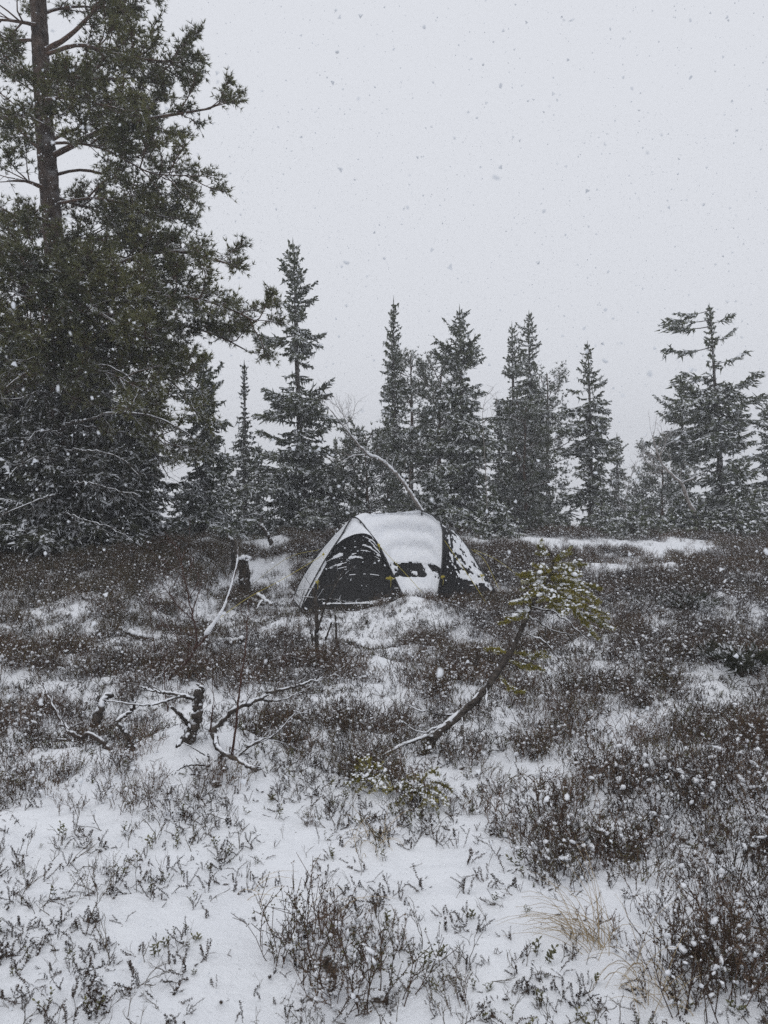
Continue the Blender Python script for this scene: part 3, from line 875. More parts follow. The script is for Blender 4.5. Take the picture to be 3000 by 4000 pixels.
def far_pine(u, Y, top_v, half_px, label, seed, top_u=None, group='trees along the rise', crown_from=0.2, arms=(), n_limb=26, ntuft=7, top_full=0.9):
    """smaller pine with a bushy crown"""
    r = np.random.default_rng(seed)
    x0 = (u - 1500) / F * Y; zb = gz(x0, Y)
    top = at(top_u if top_u is not None else u, top_v, Y)
    H = top[2] - zb; R = half_px / F * Y
    t = np.linspace(0, 1, 10)
    tr = np.stack([(top[0] - x0) * t + np.cumsum(r.normal(size=10)) * 0.02, np.cumsum(r.normal(size=10)) * 0.02, -0.2 + (H * 0.95 + 0.2) * t], 1)
    limbs = []
    for k in range(n_limb):
        tt = crown_from + (0.97 - crown_from) * (k + r.random()) / n_limb
        az = k * 2.4 + r.normal() * 0.4
        ln = R * (0.45 + 0.6 * r.random()) * (1.05 - tt) ** (0.45 if top_full > 0.5 else 0.8) * 1.15
        c = np.array([np.interp(tt, t, tr[:, q]) for q in range(3)])
        o = np.array([math.cos(az), math.sin(az), 0])
        s = np.linspace(0, 1, 6)[:, None]
        limbs.append((c + o * ln * s + np.array([0, 0, 1.0]) * ln * (0.15 * s + 0.35 * s ** 2 * (tt + 0.2)), 0.012, 0.15))
    for (v0, ue, ve, dY) in arms:
        a_ = at(u, v0, Y); b_ = at(ue, ve, Y + dY)
        o_ = np.array([x0, Y, zb])
        limbs.append((smooth_path([a_ - o_, (a_ + b_) / 2 - o_ + np.array([0, 0, -0.1]), b_ - o_], 6), 0.02, 0.35))
    P0, P1, R0, R1, TP, TD = pine_shoots(limbs, r, sec=0.17, ter=0.13, tuft_gap=0.085, sec_len=min(0.55, R * 0.6))
    root = empty('pine_tree', (x0, Y, zb), label, 'pine', group)
    mb = MB(); tube(mb, tr, (0.012 * H + 0.03) * (1 - 0.85 * t), 7, 0, 0.1, r)
    mb.build('trunk', M['limb_bark'], root, smooth=True)
    mb = MB()
    for path, rad, _b in limbs:
        segs(mb, path[:-1], path[1:], 0.018, 0.013, 4, 0)
    big = R0 > 0.0046
    segs(mb, P0[big], P1[big], R0[big], R1[big], 3, 0)
    tag(mb.build('branchwork', M['limb_bark'], root), kind='stuff')
    mb = MB(); needles(mb, TP, TD, 0.105, ntuft, 0.026, 0.95, 0, r)
    mb.build('crown', M['pine_needles_far'], root)
    return root, len(TP)


STATS = {}


def add_spruce(*a_, **k_):
    o, n_ = spruce(*a_, **k_); STATS[o.name] = n_


def add_pine(*a_, **k_):
    o, n_ = far_pine(*a_, **k_); STATS[o.name] = n_


# the row of trees on and behind the rise, from the big pine to the edge of the picture
add_spruce(790, 18.0, 1390, 200, 'broad dim spruce just beyond the hanging boughs of the big pine', 11, top_u=795, gap=0.15, long_arm=0.12, hang=0.5)
add_spruce(955, 24.0, 1415, 95, 'very thin lichen-hung spruce with a needle-like top, beside the tallest spruce', 12, narrow_top=0.06, mat='spruce_lichen', hang=0.5, long_arm=0.02)
add_spruce(1180, 21.0, 938, 205, 'tallest slender spruce standing left of the tent with a crooked side arm', 13, top_u=1128, arms=[(1165, 1545, 1295, 1485, -.1), (1165, 1550, 1030, 1515, 0), (1150, 1330, 1272, 1300, .1), (1170, 1690, 1290, 1660, -.2), (1170, 1720, 1010, 1680, -.2)], gap=0.16, long_arm=0.10, narrow_top=0.42, dens=1.5)
add_spruce(1310, 27.0, 1715, 70, 'little thin spruce between the tallest spruce and the leaning birch', 14)
add_spruce(1545, 23.0, 1165, 170, 'tall spruce with a pointed top, first of the two straight behind the tent', 15, top_u=1535, gap=0.14, narrow_top=0.40, dens=1.5)
add_pine(1600, 26.0, 1350, 150, 'bushy pine showing between the two tall spruces behind the tent', 16, crown_from=0.35)
add_pine(1440, 20.5, 1680, 190, 'low bushy young pine behind the leaning birch', 17, crown_from=0.05, n_limb=32)
add_pine(1715, 24.5, 1375, 185, 'round-topped pine squeezed against the second tall spruce behind the tent', 18, crown_from=0.12, n_limb=40)
add_spruce(1805, 22.0, 1200, 205, 'tall spruce with a pointed top, second of the two straight behind the tent', 19, top_u=1793, gap=0.12, dens=1.5, narrow_top=0.38)
add_spruce(1950, 26.0, 1580, 70, 'short thin lichen-hung spruce right of the two tall spruces behind the tent', 20, mat='spruce_lichen', narrow_top=0.1)
add_spruce(2015, 26.0, 1262, 135, 'narrow spruce, shorter one of the close pair of tops right of the tent', 21, top_u=2002, gap=0.15, narrow_top=0.46)
add_spruce(2075, 27.0, 1222, 135, 'narrow spruce, taller one of the close pair of tops right of the tent', 22, top_u=2058, gap=0.18, narrow_top=0.46, long_arm=0.1)
add_pine(2055, 24.0, 1560, 140, 'dense pine filling the foot of the close pair of spruces', 23, crown_from=0.05, n_limb=34)
add_pine(2140, 28.0, 1425, 120, 'slim pine with one long arm reaching right, beside the close pair of spruces', 24, crown_from=0.30, arms=[(1730, 2225, 1670, -0.3), (1560, 2195, 1500, 0.3)], n_limb=22)
add_spruce(2310, 24.0, 1342, 160, 'lone narrow spruce with ragged side arms in the wide gap of sky', 25, top_u=2292, arms=[(2298, 1525, 2372, 1478, 0), (2298, 1525, 2218, 1520, .1), (2300, 1600, 2190, 1588, 0), (2308, 1735, 2400, 1712, 0), (2308, 1765, 2205, 1752, -.1)], gap=0.34, long_arm=0.16, narrow_top=0.30)
add_spruce(2410, 29.0, 1700, 105, 'small pale spruce at the foot of the lone narrow spruce', 26, gap=0.05)
add_pine(2500, 30.0, 1890, 80, 'smallest round pine low in the gap before the birch', 27, crown_from=0.05, n_limb=20)
add_pine(2590, 29.0, 1715, 120, 'hazy bushy pine behind the bare birch on the rise', 28, crown_from=0.08, n_limb=30)
add_spruce(2672, 25.0, 1490, 130, 'mid-height ragged spruce left of the flat-topped spruce', 29, top_u=2660, gap=0.30, long_arm=0.15, bare=0.1)
add_spruce(2835, 22.0, 1192, 215, 'big ragged spruce with long bare arms at its broken top', 30, top_u=2772, prof_cut=(0.74, 0.45), arms=[(2774, 1212, 2650, 1222, 0), (2776, 1250, 2606, 1240, .1), (2778, 1275, 2600, 1262, -.2), (2785, 1355, 2596, 1362, 0), (2780, 1262, 2872, 1222, 0), (2785, 1335, 2868, 1285, .1), (2790, 1420, 2912, 1375, 0), (2800, 1480, 2660, 1450, -.1), (2820, 1600, 2975, 1540, 0), (2790, 1560, 2640, 1470, -.2)], gap=0.26, long_arm=0.20, narrow_top=0.52, bare=0.12, dens=1.45)
add_spruce(3010, 23.0, 1560, 210, 'spruce cut by the edge of the picture beside the big ragged spruce', 31, gap=0.2, long_arm=0.2)
add_spruce(2880, 20.0, 1800, 190, 'low dark young spruce at the foot of the big ragged spruce', 32, dens=1.45)
add_spruce(1010, 22.5, 1740, 130, 'bushy young spruce left of the tallest spruce, behind the snowy snag', 33)
add_spruce(2180, 24.0, 1975, 90, 'low scrubby spruce in the gap right of the dense pine', 34)
add_spruce(2480, 24.0, 1975, 150, 'squat scrubby spruce under the hazy gap', 35)
add_spruce(2680, 22.0, 1840, 190, 'squat dark spruce under the bare birch', 36)
add_spruce(1700, 19.5, 1850, 210, 'low bushy spruce peeping over the tent roof', 37, dens=1.45)
add_spruce(1930, 20.0, 1900, 160, 'low bushy spruce right behind the tent end', 38, dens=1.45)
add_spruce(880, 20.5, 1760, 130, 'half-grown spruce behind the tall grey stump', 39)
add_spruce(2350, 22.5, 1930, 130, 'low dark spruce spreading at the foot of the lone narrow spruce', 40)

# scrub closing the foot of the tree line
r = np.random.default_rng(64)
mw, mn_ = MB(), MB()
for k in range(78):
    u = 560 + 2560 * (k + r.random()) / 78
    if abs(u - 2235) < 45 or abs(u - 640) < 60 or abs(u - 1345) < 35: continue
    Y = 19.2 + 5.5 * r.random()
    x0 = (u - 1500) / F * Y; zb = gz(x0, Y)
    hh = (0.45 + 0.75 * r.random() ** 1.5) * (1 - 0.45 * float(np.exp(-((u - 2230) / 60) ** 2)) )
    tr, rad, W0, W1, WR0, WR1, S0, S1, SR = spruce_shoots(hh, hh * (0.45 + 0.3 * r.random()), r, dens=0.6, tuft=0.032, narrow_top=0.6, hang=0.2, gap=0.0)
    o_ = np.array([x0, Y, zb])
    segs(mw, W0 + o_, W1 + o_, WR0, WR1, 3); spindles(mn_, S0 + o_, S1 + o_, SR, 0, r)
sc_ = mn_.build('spruce_scrub', M['spruce_needles'])
tag(sc_, 'tangled low spruce scrub closing the foot of the tree line', 'scrub', kind='stuff')
tag(mw.build('branchwork', M['spruce_bark'], sc_), kind='stuff')

# the dark group at the left
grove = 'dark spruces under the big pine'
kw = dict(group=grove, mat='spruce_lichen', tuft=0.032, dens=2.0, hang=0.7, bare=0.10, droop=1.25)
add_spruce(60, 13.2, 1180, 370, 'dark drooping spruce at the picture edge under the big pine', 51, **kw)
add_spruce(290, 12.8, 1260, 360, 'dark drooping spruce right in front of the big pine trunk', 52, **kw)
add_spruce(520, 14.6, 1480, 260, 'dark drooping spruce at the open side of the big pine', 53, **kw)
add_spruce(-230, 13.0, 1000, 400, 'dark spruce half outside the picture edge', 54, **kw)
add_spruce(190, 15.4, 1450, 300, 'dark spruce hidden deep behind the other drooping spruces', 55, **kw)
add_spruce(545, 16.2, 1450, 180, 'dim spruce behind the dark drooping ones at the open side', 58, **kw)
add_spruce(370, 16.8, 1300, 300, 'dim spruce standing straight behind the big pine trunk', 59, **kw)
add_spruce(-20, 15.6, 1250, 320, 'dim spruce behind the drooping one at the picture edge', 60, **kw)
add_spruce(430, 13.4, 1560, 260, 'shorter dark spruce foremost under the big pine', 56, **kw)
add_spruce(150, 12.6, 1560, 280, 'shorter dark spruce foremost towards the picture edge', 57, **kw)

def fine_twigs(mb, path, r, n=14, ln=0.35, start=0.3, up=0.3, rad=0.004, levels=2, mat=0):
    P0, P1, R0, R1 = [], [], [], []

    def go(p, d, L, rd, lev):
        k = 3
        for s in range(k):
            q = p + d * L / k
            P0.append(p); P1.append(q); R0.append(rd * (1 - 0.22 * s)); R1.append(rd * (1 - 0.22 * (s + 1)))
            if lev > 0 and r.random() < 0.75:
                go(q, unit(d + r.normal(size=3) * 0.6), L * (0.35 + 0.3 * r.random()), rd * 0.62, lev - 1)
            p = q; d = unit(d + r.normal(size=3) * 0.22 + np.array([0, 0, 0.05]))
    m = len(path)
    for k in range(n):
        s = start + (1 - start) * (k + r.random()) / n
        i_ = s * (m - 1); i0 = int(min(i_, m - 2)); p = path[i0] + (path[i0 + 1] - path[i0]) * (i_ - i0)
        tg = unit(path[i0 + 1] - path[i0])
        go(p, unit(tg * 0.7 + r.normal(size=3) * 0.6 + np.array([0, 0, up])), ln * (0.5 + 0.8 * r.random()), rad, levels)
    segs(mb, P0, P1, R0, R1, 3, mat)


# ---- the big pine
PB = np.array([(252 - 1500) / F * 13.0, 13.0, 0.0]); PB[2] = gz(PB[0], PB[1])
pine = empty('pine_tree', PB, 'big old pine with a thick brown trunk towering over the dark spruces', 'pine')
r = np.random.default_rng(77)
tk = smooth_path([PB + np.array([0, 0, -0.3]), at(240, 1500, 13), at(215, 1000, 13), at(190, 700, 13), at(165, 350, 13), at(150, 0, 13), at(135, -450, 13), at(150, -800, 13)], 40)
mb = MB(); tube(mb, smooth_path(tk, 200) - PB, np.interp(np.linspace(0, 1, 200), [0, 0.1, 0.5, 0.75, 1], [0.24, 0.19, 0.155, 0.125, 0.03]), 20, 0, 0.07, r)
mb.build('trunk', M['pine_bark'], pine, smooth=True)


def trunk_at(v):
    zz = EYE + (2000 - v) / F * 13
    k = np.interp(zz, tk[:, 2], np.arange(40)); k0 = int(min(k, 38)); f = k - k0
    return tk[k0] * (1 - f) + tk[k0 + 1] * f


# v on the trunk, then points (u, v, depth off the trunk), thickness, bare share
LIMBS = [
    (210, [(300, 120, -0.2), (430, -10, -0.4), (560, -120, -0.5)], 0.050, 0.45),
    (220, [(330, 170, -0.2), (470, 205, -0.5), (640, 235, -0.8), (800, 250, -0.9)], 0.040, 0.30),
    (290, [(300, 300, 0.3), (480, 310, 0.6), (700, 300, 0.9)], 0.032, 0.25),
    (620, [(330, 545, -0.2), (450, 485, -0.4), (660, 440, -0.6), (900, 400, -0.7)], 0.055, 0.33),
    (560, [(300, 500, 0.5), (450, 470, 1.0), (640, 520, 1.4)], 0.035, 0.3),
    (560, [(330, 560, -0.5), (470, 600, -0.9), (640, 690, -1.1), (800, 700, -1.2)], 0.030, 0.3),
    (690, [(330, 660, 0.2), (480, 690, 0.5), (640, 760, 0.7), (760, 860, 0.8)], 0.030, 0.35),
    (800, [(380, 770, -0.3), (520, 790, -0.6), (680, 850, -0.8)], 0.030, 0.3),
    (1180, [(400, 1075, -0.6), (560, 985, -0.9), (760, 960, -1.1), (960, 1010, -1.2)], 0.060, 0.42),
    (1230, [(480, 1180, -0.9), (740, 1150, -1.4), (930, 1190, -1.6), (1080, 1260, -1.7)], 0.050, 0.35),
    (1260, [(450, 1230, -0.3), (700, 1260, -0.3), (900, 1310, -0.2), (1040, 1380, -0.2)], 0.040, 0.40),
    (1020, [(400, 980, 0.4), (560, 1010, 0.8), (720, 1050, 1.0)], 0.035, 0.3),
    (1150, [(250, 1120, -1.2), (330, 1110, -2.0), (450, 1150, -2.4)], 0.045, 0.3),
    (1200, [(120, 1150, -1.0), (60, 1120, -1.8), (20, 1140, -2.3)], 0.045, 0.3),
    (1300, [(330, 1300, -1.1), (480, 1290, -1.9), (640, 1330, -2.3)], 0.040, 0.3),
    (1350, [(180, 1300, -1.2), (130, 1270, -2.0), (150, 1290, -2.4)], 0.040, 0.35),
    (1400, [(450, 1400, -0.8), (640, 1440, -1.3), (790, 1560, -1.5)], 0.035, 0.4),
    (1550, [(400, 1580, -0.9), (560, 1640, -1.3), (700, 1760, -1.4)], 0.030, 0.4),
    (1090, [(330, 1060, -1.3), (480, 1090, -2.0), (640, 1180, -2.4)], 0.035, 0.2),
    (1130, [(160, 1060, -1.4), (60, 1050, -2.0), (-60, 1080, -2.3)], 0.035, 0.2),
    (1240, [(300, 1200, -1.5), (380, 1200, -2.2), (480, 1260, -2.6)], 0.035, 0.2),
    (1330, [(420, 1340, -0.6), (600, 1380, -0.9), (760, 1460, -1.1)], 0.032, 0.2),
    (1330, [(100, 1300, -0.8), (20, 1290, -1.2), (-80, 1330, -1.4)], 0.032, 0.2),
    (1440, [(350, 1440, -1.4), (480, 1470, -2.0), (600, 1540, -2.3)], 0.030, 0.2),
    (1470, [(150, 1440, -1.3), (60, 1460, -1.9), (-20, 1520, -2.2)], 0.030, 0.2),
    (940, [(330, 930, 0.5), (470, 920, 0.9), (640, 960, 1.2)], 0.03, 0.25),
    (760, [(300, 800, 0.9), (400, 830, 1.6), (560, 900, 2.0)], 0.03, 0.25),
    (390, [(280, 380, -0.8), (380, 400, -1.4), (520, 430, -1.8)], 0.03, 0.25),
    (110, [(120, 90, -0.2), (0, 68, -0.4), (-150, 60, -0.5)], 0.040, 0.3),
    (160, [(90, 155, 0.2), (0, 157, 0.3), (-140, 140, 0.3)], 0.035, 0.3),
    (350, [(110, 300, -0.3), (40, 250, -0.5), (-60, 200, -0.6)], 0.040, 0.3),
    (590, [(130, 560, 0.2), (70, 500, 0.4), (-20, 440, 0.6), (-140, 420, 0.7)], 0.055, 0.25),
    (740, [(120, 715, -0.3), (50, 690, -0.5), (-60, 690, -0.7)], 0.045, 0.35),
    (880, [(130, 840, -0.6), (50, 850, -1.0), (-60, 870, -1.2)], 0.040, 0.3),
    (930, [(170, 900, 0.7), (100, 880, 1.4), (20, 900, 1.8)], 0.035, 0.3),
    (1010, [(100, 1000, 0.3), (0, 980, 0.5), (-140, 960, 0.5)], 0.035, 0.3),
    (420, [(200, 380, 0.8), (260, 330, 1.6), (300, 310, 2.1)], 0.035, 0.25),
    (480, [(150, 470, -0.8), (110, 450, -1.4), (60, 440, -1.8)], 0.032, 0.35),
    (60, [(240, 30, 0.5), (380, 20, 1.0), (560, 60, 1.3)], 0.035, 0.25),
    (-60, [(260, -90, -0.3), (420, -110, -0.6), (620, -60, -0.8)], 0.035, 0.2),
    (-150, [(60, -180, 0.3), (-80, -220, 0.5), (-200, -230, 0.6)], 0.035, 0.2),
    (-300, [(240, -340, -0.4), (380, -360, -0.7), (520, -330, -0.8)], 0.030, 0.15),
    (-380, [(60, -430, 0.2), (-60, -460, 0.4), (-160, -470, 0.5)], 0.028, 0.15),
    (-500, [(190, -560, 0.7), (240, -600, 1.1), (300, -620, 1.3)], 0.025, 0.1),
    (-600, [(170, -660, -0.6), (230, -700, -1.0), (260, -720, -1.2)], 0.022, 0.1),
    (-700, [(110, -740, 0.2), (60, -780, 0.3), (20, -800, 0.4)], 0.018, 0.1),
]
limb_paths = []
for v0, pts, th_, bare_ in LIMBS:
    t0 = trunk_at(v0)
    q = np.array([at(u, v, 13 + dy) for u, v, dy in pts])
    L_ = np.linalg.norm(q[-1] - t0); q = t0 + (q - t0) * max(0.6, 1 - 0.34 / L_)      # the foliage adds the last third of a metre
    p = smooth_path(np.vstack([t0, q]), 14) - PB
    rd = th_ * np.linspace(1, 0.28, 14)
    mb = MB(); tube(mb, p, rd, 7, 0, 0.1, r)
    mb.build('limb', M['limb_bark'], pine, smooth=True)
    limb_paths.append((p, th_, bare_))
# dead lower limbs with a line of snow
for pts, th_ in [([(250, 1660, -.3), (325, 1644, -1.5), (434, 1615, -2.0), (579, 1622, -2.1), (687, 1668, -2.1), (760, 1720, -2.1)], 0.030), ([(250, 1440, -.2), (347, 1427, -1.8), (434, 1434, -2.2), (506, 1472, -2.3)], 0.020),
                 ([(250, 1880, -.3), (362, 1890, -2.0), (463, 1919, -2.6), (550, 1935, -2.8)], 0.016), ([(230, 1930, -.3), (159, 1948, -2.4), (94, 1976, -2.8), (0, 2012, -3.0), (-80, 2040, -3.0)], 0.022),
                 ([(240, 1650, -.2), (542, 1709, -1.2), (615, 1781, -1.4), (665, 1868, -1.5)], 0.022), ([(240, 1800, -.2), (140, 1790, -2.0), (60, 1830, -2.6), (20, 1880, -2.8)], 0.016),
                 ([(250, 1500, -.2), (420, 1540, -1.6), (560, 1600, -2.0), (640, 1700, -2.1), (660, 1800, -2.1)], 0.018), ([(245, 1700, -.2), (180, 1680, -2.0), (110, 1720, -2.4), (80, 1820, -2.5)], 0.018),
                 ([(250, 1760, -.2), (360, 1760, -2.0), (470, 1790, -2.4), (540, 1860, -2.5)], 0.018), ([(250, 1380, -.2), (150, 1390, -1.9), (70, 1420, -2.3), (10, 1490, -2.4)], 0.018),
                 ([(240, 2000, -.2), (330, 2030, -2.2), (440, 2060, -2.8), (520, 2110, -3.0)], 0.014), ([(245, 1560, -.2), (160, 1530, -1.8), (60, 1560, -2.4), (0, 1560, -2.6)], 0.018)]:
    p = smooth_path([at(u, v, 13 + dy) for u, v, dy in pts], 24) - PB
    p[1:] += r.normal(size=(23, 3)) * 0.012
    rd = np.linspace(th_, th_ * 0.3, 24)
    mb = MB(); tube(mb, p, rd, 7, 0, 0.1, r); fine_twigs(mb, p, r, 12, 0.45, 0.3, -0.3, 0.005)
    o = mb.build('dead_limb', M['dead_wood'], pine, smooth=True)
    ms = MB(); snow_ridge(ms, p, rd, 0, r, keep=0.55, thick=0.8)
    if ms.v: tag(ms.build('snow_strip', M['snow'], o, smooth=True), kind='stuff')
P0, P1, R0, R1, TP, TD = pine_shoots(limb_paths, r, sec=0.155, ter=0.060, tuft_gap=0.085, sec_len=0.80, up=0.10, lvl_len=0.27, inner=0.42, tuft_from=0.45)
mb = MB(); segs(mb, P0, P1, R0, R1, 3, 0)
tag(mb.build('twig_spray', M['limb_bark'], pine), kind='stuff')
mb = MB(); needles(mb, TP, TD, 0.085, 9, 0.0150, 1.0, 0, r)
mb.build('crown', M['pine_needles'], pine)
STATS['big_pine'] = len(TP)


# ------------------------------------------------------------------ birches, dead wood, bare shrubs
def px_path(pts, n=None):
    """pts: (u, v, Y)"""
    P = np.array([at(*p) for p in pts])
    return smooth_path(P, n or max(6, 4 * len(pts)))


def wood_thing(name, label, cat, stems, mat='dead_wood', seed=1, snow=0.7, snow_thick=0.85, twigs=None, part_names=None, group=None, sides=8, jit=0.12, grounded=False, thin=0.66):
    """stems: list of (pixel path, start radius, end radius); the first is the main stem, the rest are branches"""
    r = np.random.default_rng(seed)
    if grounded:                                   # stand the base on the ground, keeping the drawn shape
        u0, v0, y0 = stems[0][0][0]
        f = on_ground(u0, v0)[1] / y0
        stems = [([(u, v, y0 * f + (yy - y0)) for u, v, yy in pts], ra * f, rb * f) for pts, ra, rb in stems]
    stems = [(pts, ra * thin, rb * thin) for pts, ra, rb in stems]
    first = np.array(at(*stems[0][0][0]))
    root = empty(name, first, label, cat, group)
    for k, (pts, ra, rb) in enumerate(stems):
        p = px_path(pts, max(10, 6 * len(pts))) - first
        n_ = len(p)
        p[1:-1] += r.normal(size=(n_ - 2, 3)) * min(ra, 0.03) * 0.22
        rad = np.linspace(ra, rb, n_) * (1 + r.normal(size=n_) * 0.06)
        mb = MB(); tube(mb, p, rad, sides, 0, jit, r)
        nm = (part_names[k] if part_names else ('stem' if k == 0 else 'branch'))
        o = mb.build(nm, M[mat], root, smooth=True)
        if snow > 0:
            ms = MB(); snow_ridge(ms, p, rad, 0, r, keep=snow, thick=snow_thick)
            if ms.v: tag(ms.build('snow_strip', M['snow'], o, smooth=True), kind='stuff')
    if twigs:
        mb = MB()
        for k, n_, ln_, rd_ in twigs:
            fine_twigs(mb, px_path(stems[k][0], 16) - first, r, n_, ln_, 0.25, 0.35, rd_)
        tag(mb.build('twig_spray', M[mat], root), kind='stuff')
    return root


# leaning birch behind the tent
wood_thing('birch_tree', 'bare snow-plastered birch leaning left behind the tent roof', 'birch',
           [([(1690, 2075, 16.2), (1650, 2000, 16.2), (1590, 1905, 16.2), (1530, 1832, 16.2), (1480, 1792, 16.2), (1440, 1778, 16.2), (1400, 1738, 16.1), (1360, 1690, 16), (1330, 1650, 16), (1295, 1605, 15.9)], 0.055, 0.010),
            ([(1510, 1815, 16.2), (1512, 1800, 16.2), (1510, 1785, 16.2)], 0.016, 0.008),
            ([(1430, 1775, 16.2), (1380, 1780, 16.0), (1340, 1800, 15.9)], 0.014, 0.005),
            ([(1370, 1705, 16.1), (1350, 1640, 16.2), (1320, 1590, 16.3)], 0.014, 0.004),
            ([(1340, 1660, 16), (1370, 1640, 15.8), (1385, 1600, 15.8)], 0.010, 0.003)],
           'birch_bark', 5, 0.95, 1.15, thin=1.0, twigs=[(0, 10, 0.5, 0.007), (3, 8, 0.45, 0.006), (4, 6, 0.35, 0.006), (2, 6, 0.4, 0.006)])
wood_thing('birch_tree', 'bare crooked birch before the hazy pine on the rise', 'birch',
           [([(2720, 2010, 20), (2690, 1960, 20), (2665, 1895, 20), (2620, 1850, 20), (2580, 1800, 20), (2562, 1745, 20), (2550, 1700, 20)], 0.06, 0.012),
            ([(2660, 1890, 20), (2700, 1870, 19.8), (2745, 1850, 19.8)], 0.03, 0.008),
            ([(2600, 1825, 20), (2550, 1815, 20), (2520, 1800, 20)], 0.02, 0.006),
            ([(2575, 1780, 20), (2600, 1730, 20), (2590, 1700, 20)], 0.018, 0.006)],
           'birch_bark', 6, 0.6, 0.7, thin=1.0, twigs=[(0, 14, 0.6, 0.008), (1, 6, 0.5, 0.007), (2, 8, 0.5, 0.007), (3, 8, 0.45, 0.007)])
wood_thing('birch_sapling', 'bare fine-twigged birch scrub beside the small pale spruce', 'birch',
           [([(2440, 2060, 24), (2445, 1960, 24), (2460, 1880, 24), (2475, 1830, 24)], 0.03, 0.006),
            ([(2442, 2000, 24), (2400, 1930, 24), (2390, 1880, 24)], 0.02, 0.006)],
           'birch_bark', 7, 0.3, 0.5, twigs=[(0, 14, 0.7, 0.009), (1, 10, 0.6, 0.009)])
wood_thing('birch_sapling', 'thin bare birch twigs arching between the two tall spruces and the close pair', 'birch',
           [([(1905, 2050, 20), (1895, 1800, 20), (1885, 1620, 20), (1905, 1535, 20), (1930, 1510, 20)], 0.02, 0.006),
            ([(1890, 1650, 20), (1925, 1620, 20), (1945, 1560, 20)], 0.012, 0.004)],
           'birch_bark', 8, 0.3, 0.5, twigs=[(0, 8, 0.4, 0.007), (1, 5, 0.35, 0.006)])
# snag on the bank
wood_thing('dead_snag', 'snow-covered leaning snag with a forked tip on the bank left of the tent', 'snag',
           [([(1062, 2125, 16.0), (1045, 2090, 16.0), (1025, 2060, 16.0), (1010, 2048, 16.0)], 0.075, 0.06),
            ([(1016, 2050, 16), (1020, 2025, 16), (1022, 2012, 16)], 0.04, 0.028),
            ([(1022, 2013, 16), (990, 2008, 15.9), (955, 2018, 15.9)], 0.018, 0.007),
            ([(1022, 2013, 16), (1036, 2003, 16), (1048, 1990, 16)], 0.018, 0.007)], 'dead_wood', 9, 0.95, 1.15)
# stumps by the tent
wood_thing('tree_stump', 'upright dark broken stump capped with snow, left of the tent', 'stump',
           [([(962, 2352, 12.3), (958, 2310, 12.3), (953, 2240, 12.3), (950, 2185, 12.3)], 0.105, 0.082),
            ([(966, 2338, 12.25), (1000, 2352, 12.1), (1030, 2362, 12.0)], 0.05, 0.02)], 'stump_dark', 10, 0.95, 0.9, part_names=['trunk_stub', 'root'], sides=12, jit=0.14, thin=1.0)
st_ = [o for o in bpy.data.objects if o.name.startswith('tree_stump')][0]
ms = MB(); r = np.random.default_rng(8); lumps(ms, r.normal(size=(26, 3)) * np.array([0.045, 0.045, 0.012]) + (at(950, 2180, 12.3) - at(962, 2352, 12.3)), 0.035, 0, r, 0.7)
tag(ms.build('snow_cap', M['snow'], st_, smooth=True), kind='stuff')
wood_thing('tree_stump', 'slim grey stump with a snowy knob, behind the dark broken stump', 'stump',
           [([(915, 2225, 13.6), (913, 2170, 13.6), (910, 2112, 13.6)], 0.05, 0.042),
            ([(910, 2113, 13.6), (895, 2100, 13.6), (884, 2084, 13.6)], 0.028, 0.014)], 'dead_wood', 11, 0.95, 1.0, part_names=['trunk_stub', 'broken_tip'], sides=10, thin=1.0)
wood_thing('fallen_branch', 'short snow-topped rotten branch on the snow between stump and tent', 'branch',
           [([(1004, 2322, 11.9), (1030, 2340, 11.7), (1060, 2362, 11.5)], 0.04, 0.035), ([(1025, 2345, 11.6), (1012, 2362, 11.5), (1000, 2385, 11.4)], 0.03, 0.012)], 'stump_wood', 12, 0.95, 1.1)
for (pts, ra, rb, lab, sd) in [
    ([(464, 2462), (505, 2482), (550, 2497), (595, 2508), (626, 2530)], 0.030, 0.062, 'snow-topped log lying among the heath under the dark spruces', 13),
    ([(842, 2522), (900, 2516), (955, 2506)], 0.055, 0.04, 'short dark log half sunk in snow below the broken stump', 14),
    ([(1080, 2592), (1130, 2582), (1180, 2572)], 0.04, 0.03, 'snowy stick lying left of the dead sapling by the tent', 15)]:
    Yg = on_ground(*pts[len(pts) // 2])[1]
    wood_thing('log', lab, 'log', [([(u, v - 8, Yg) for u, v in pts], ra, rb)], 'stump_wood', sd, 0.98, 1.05)

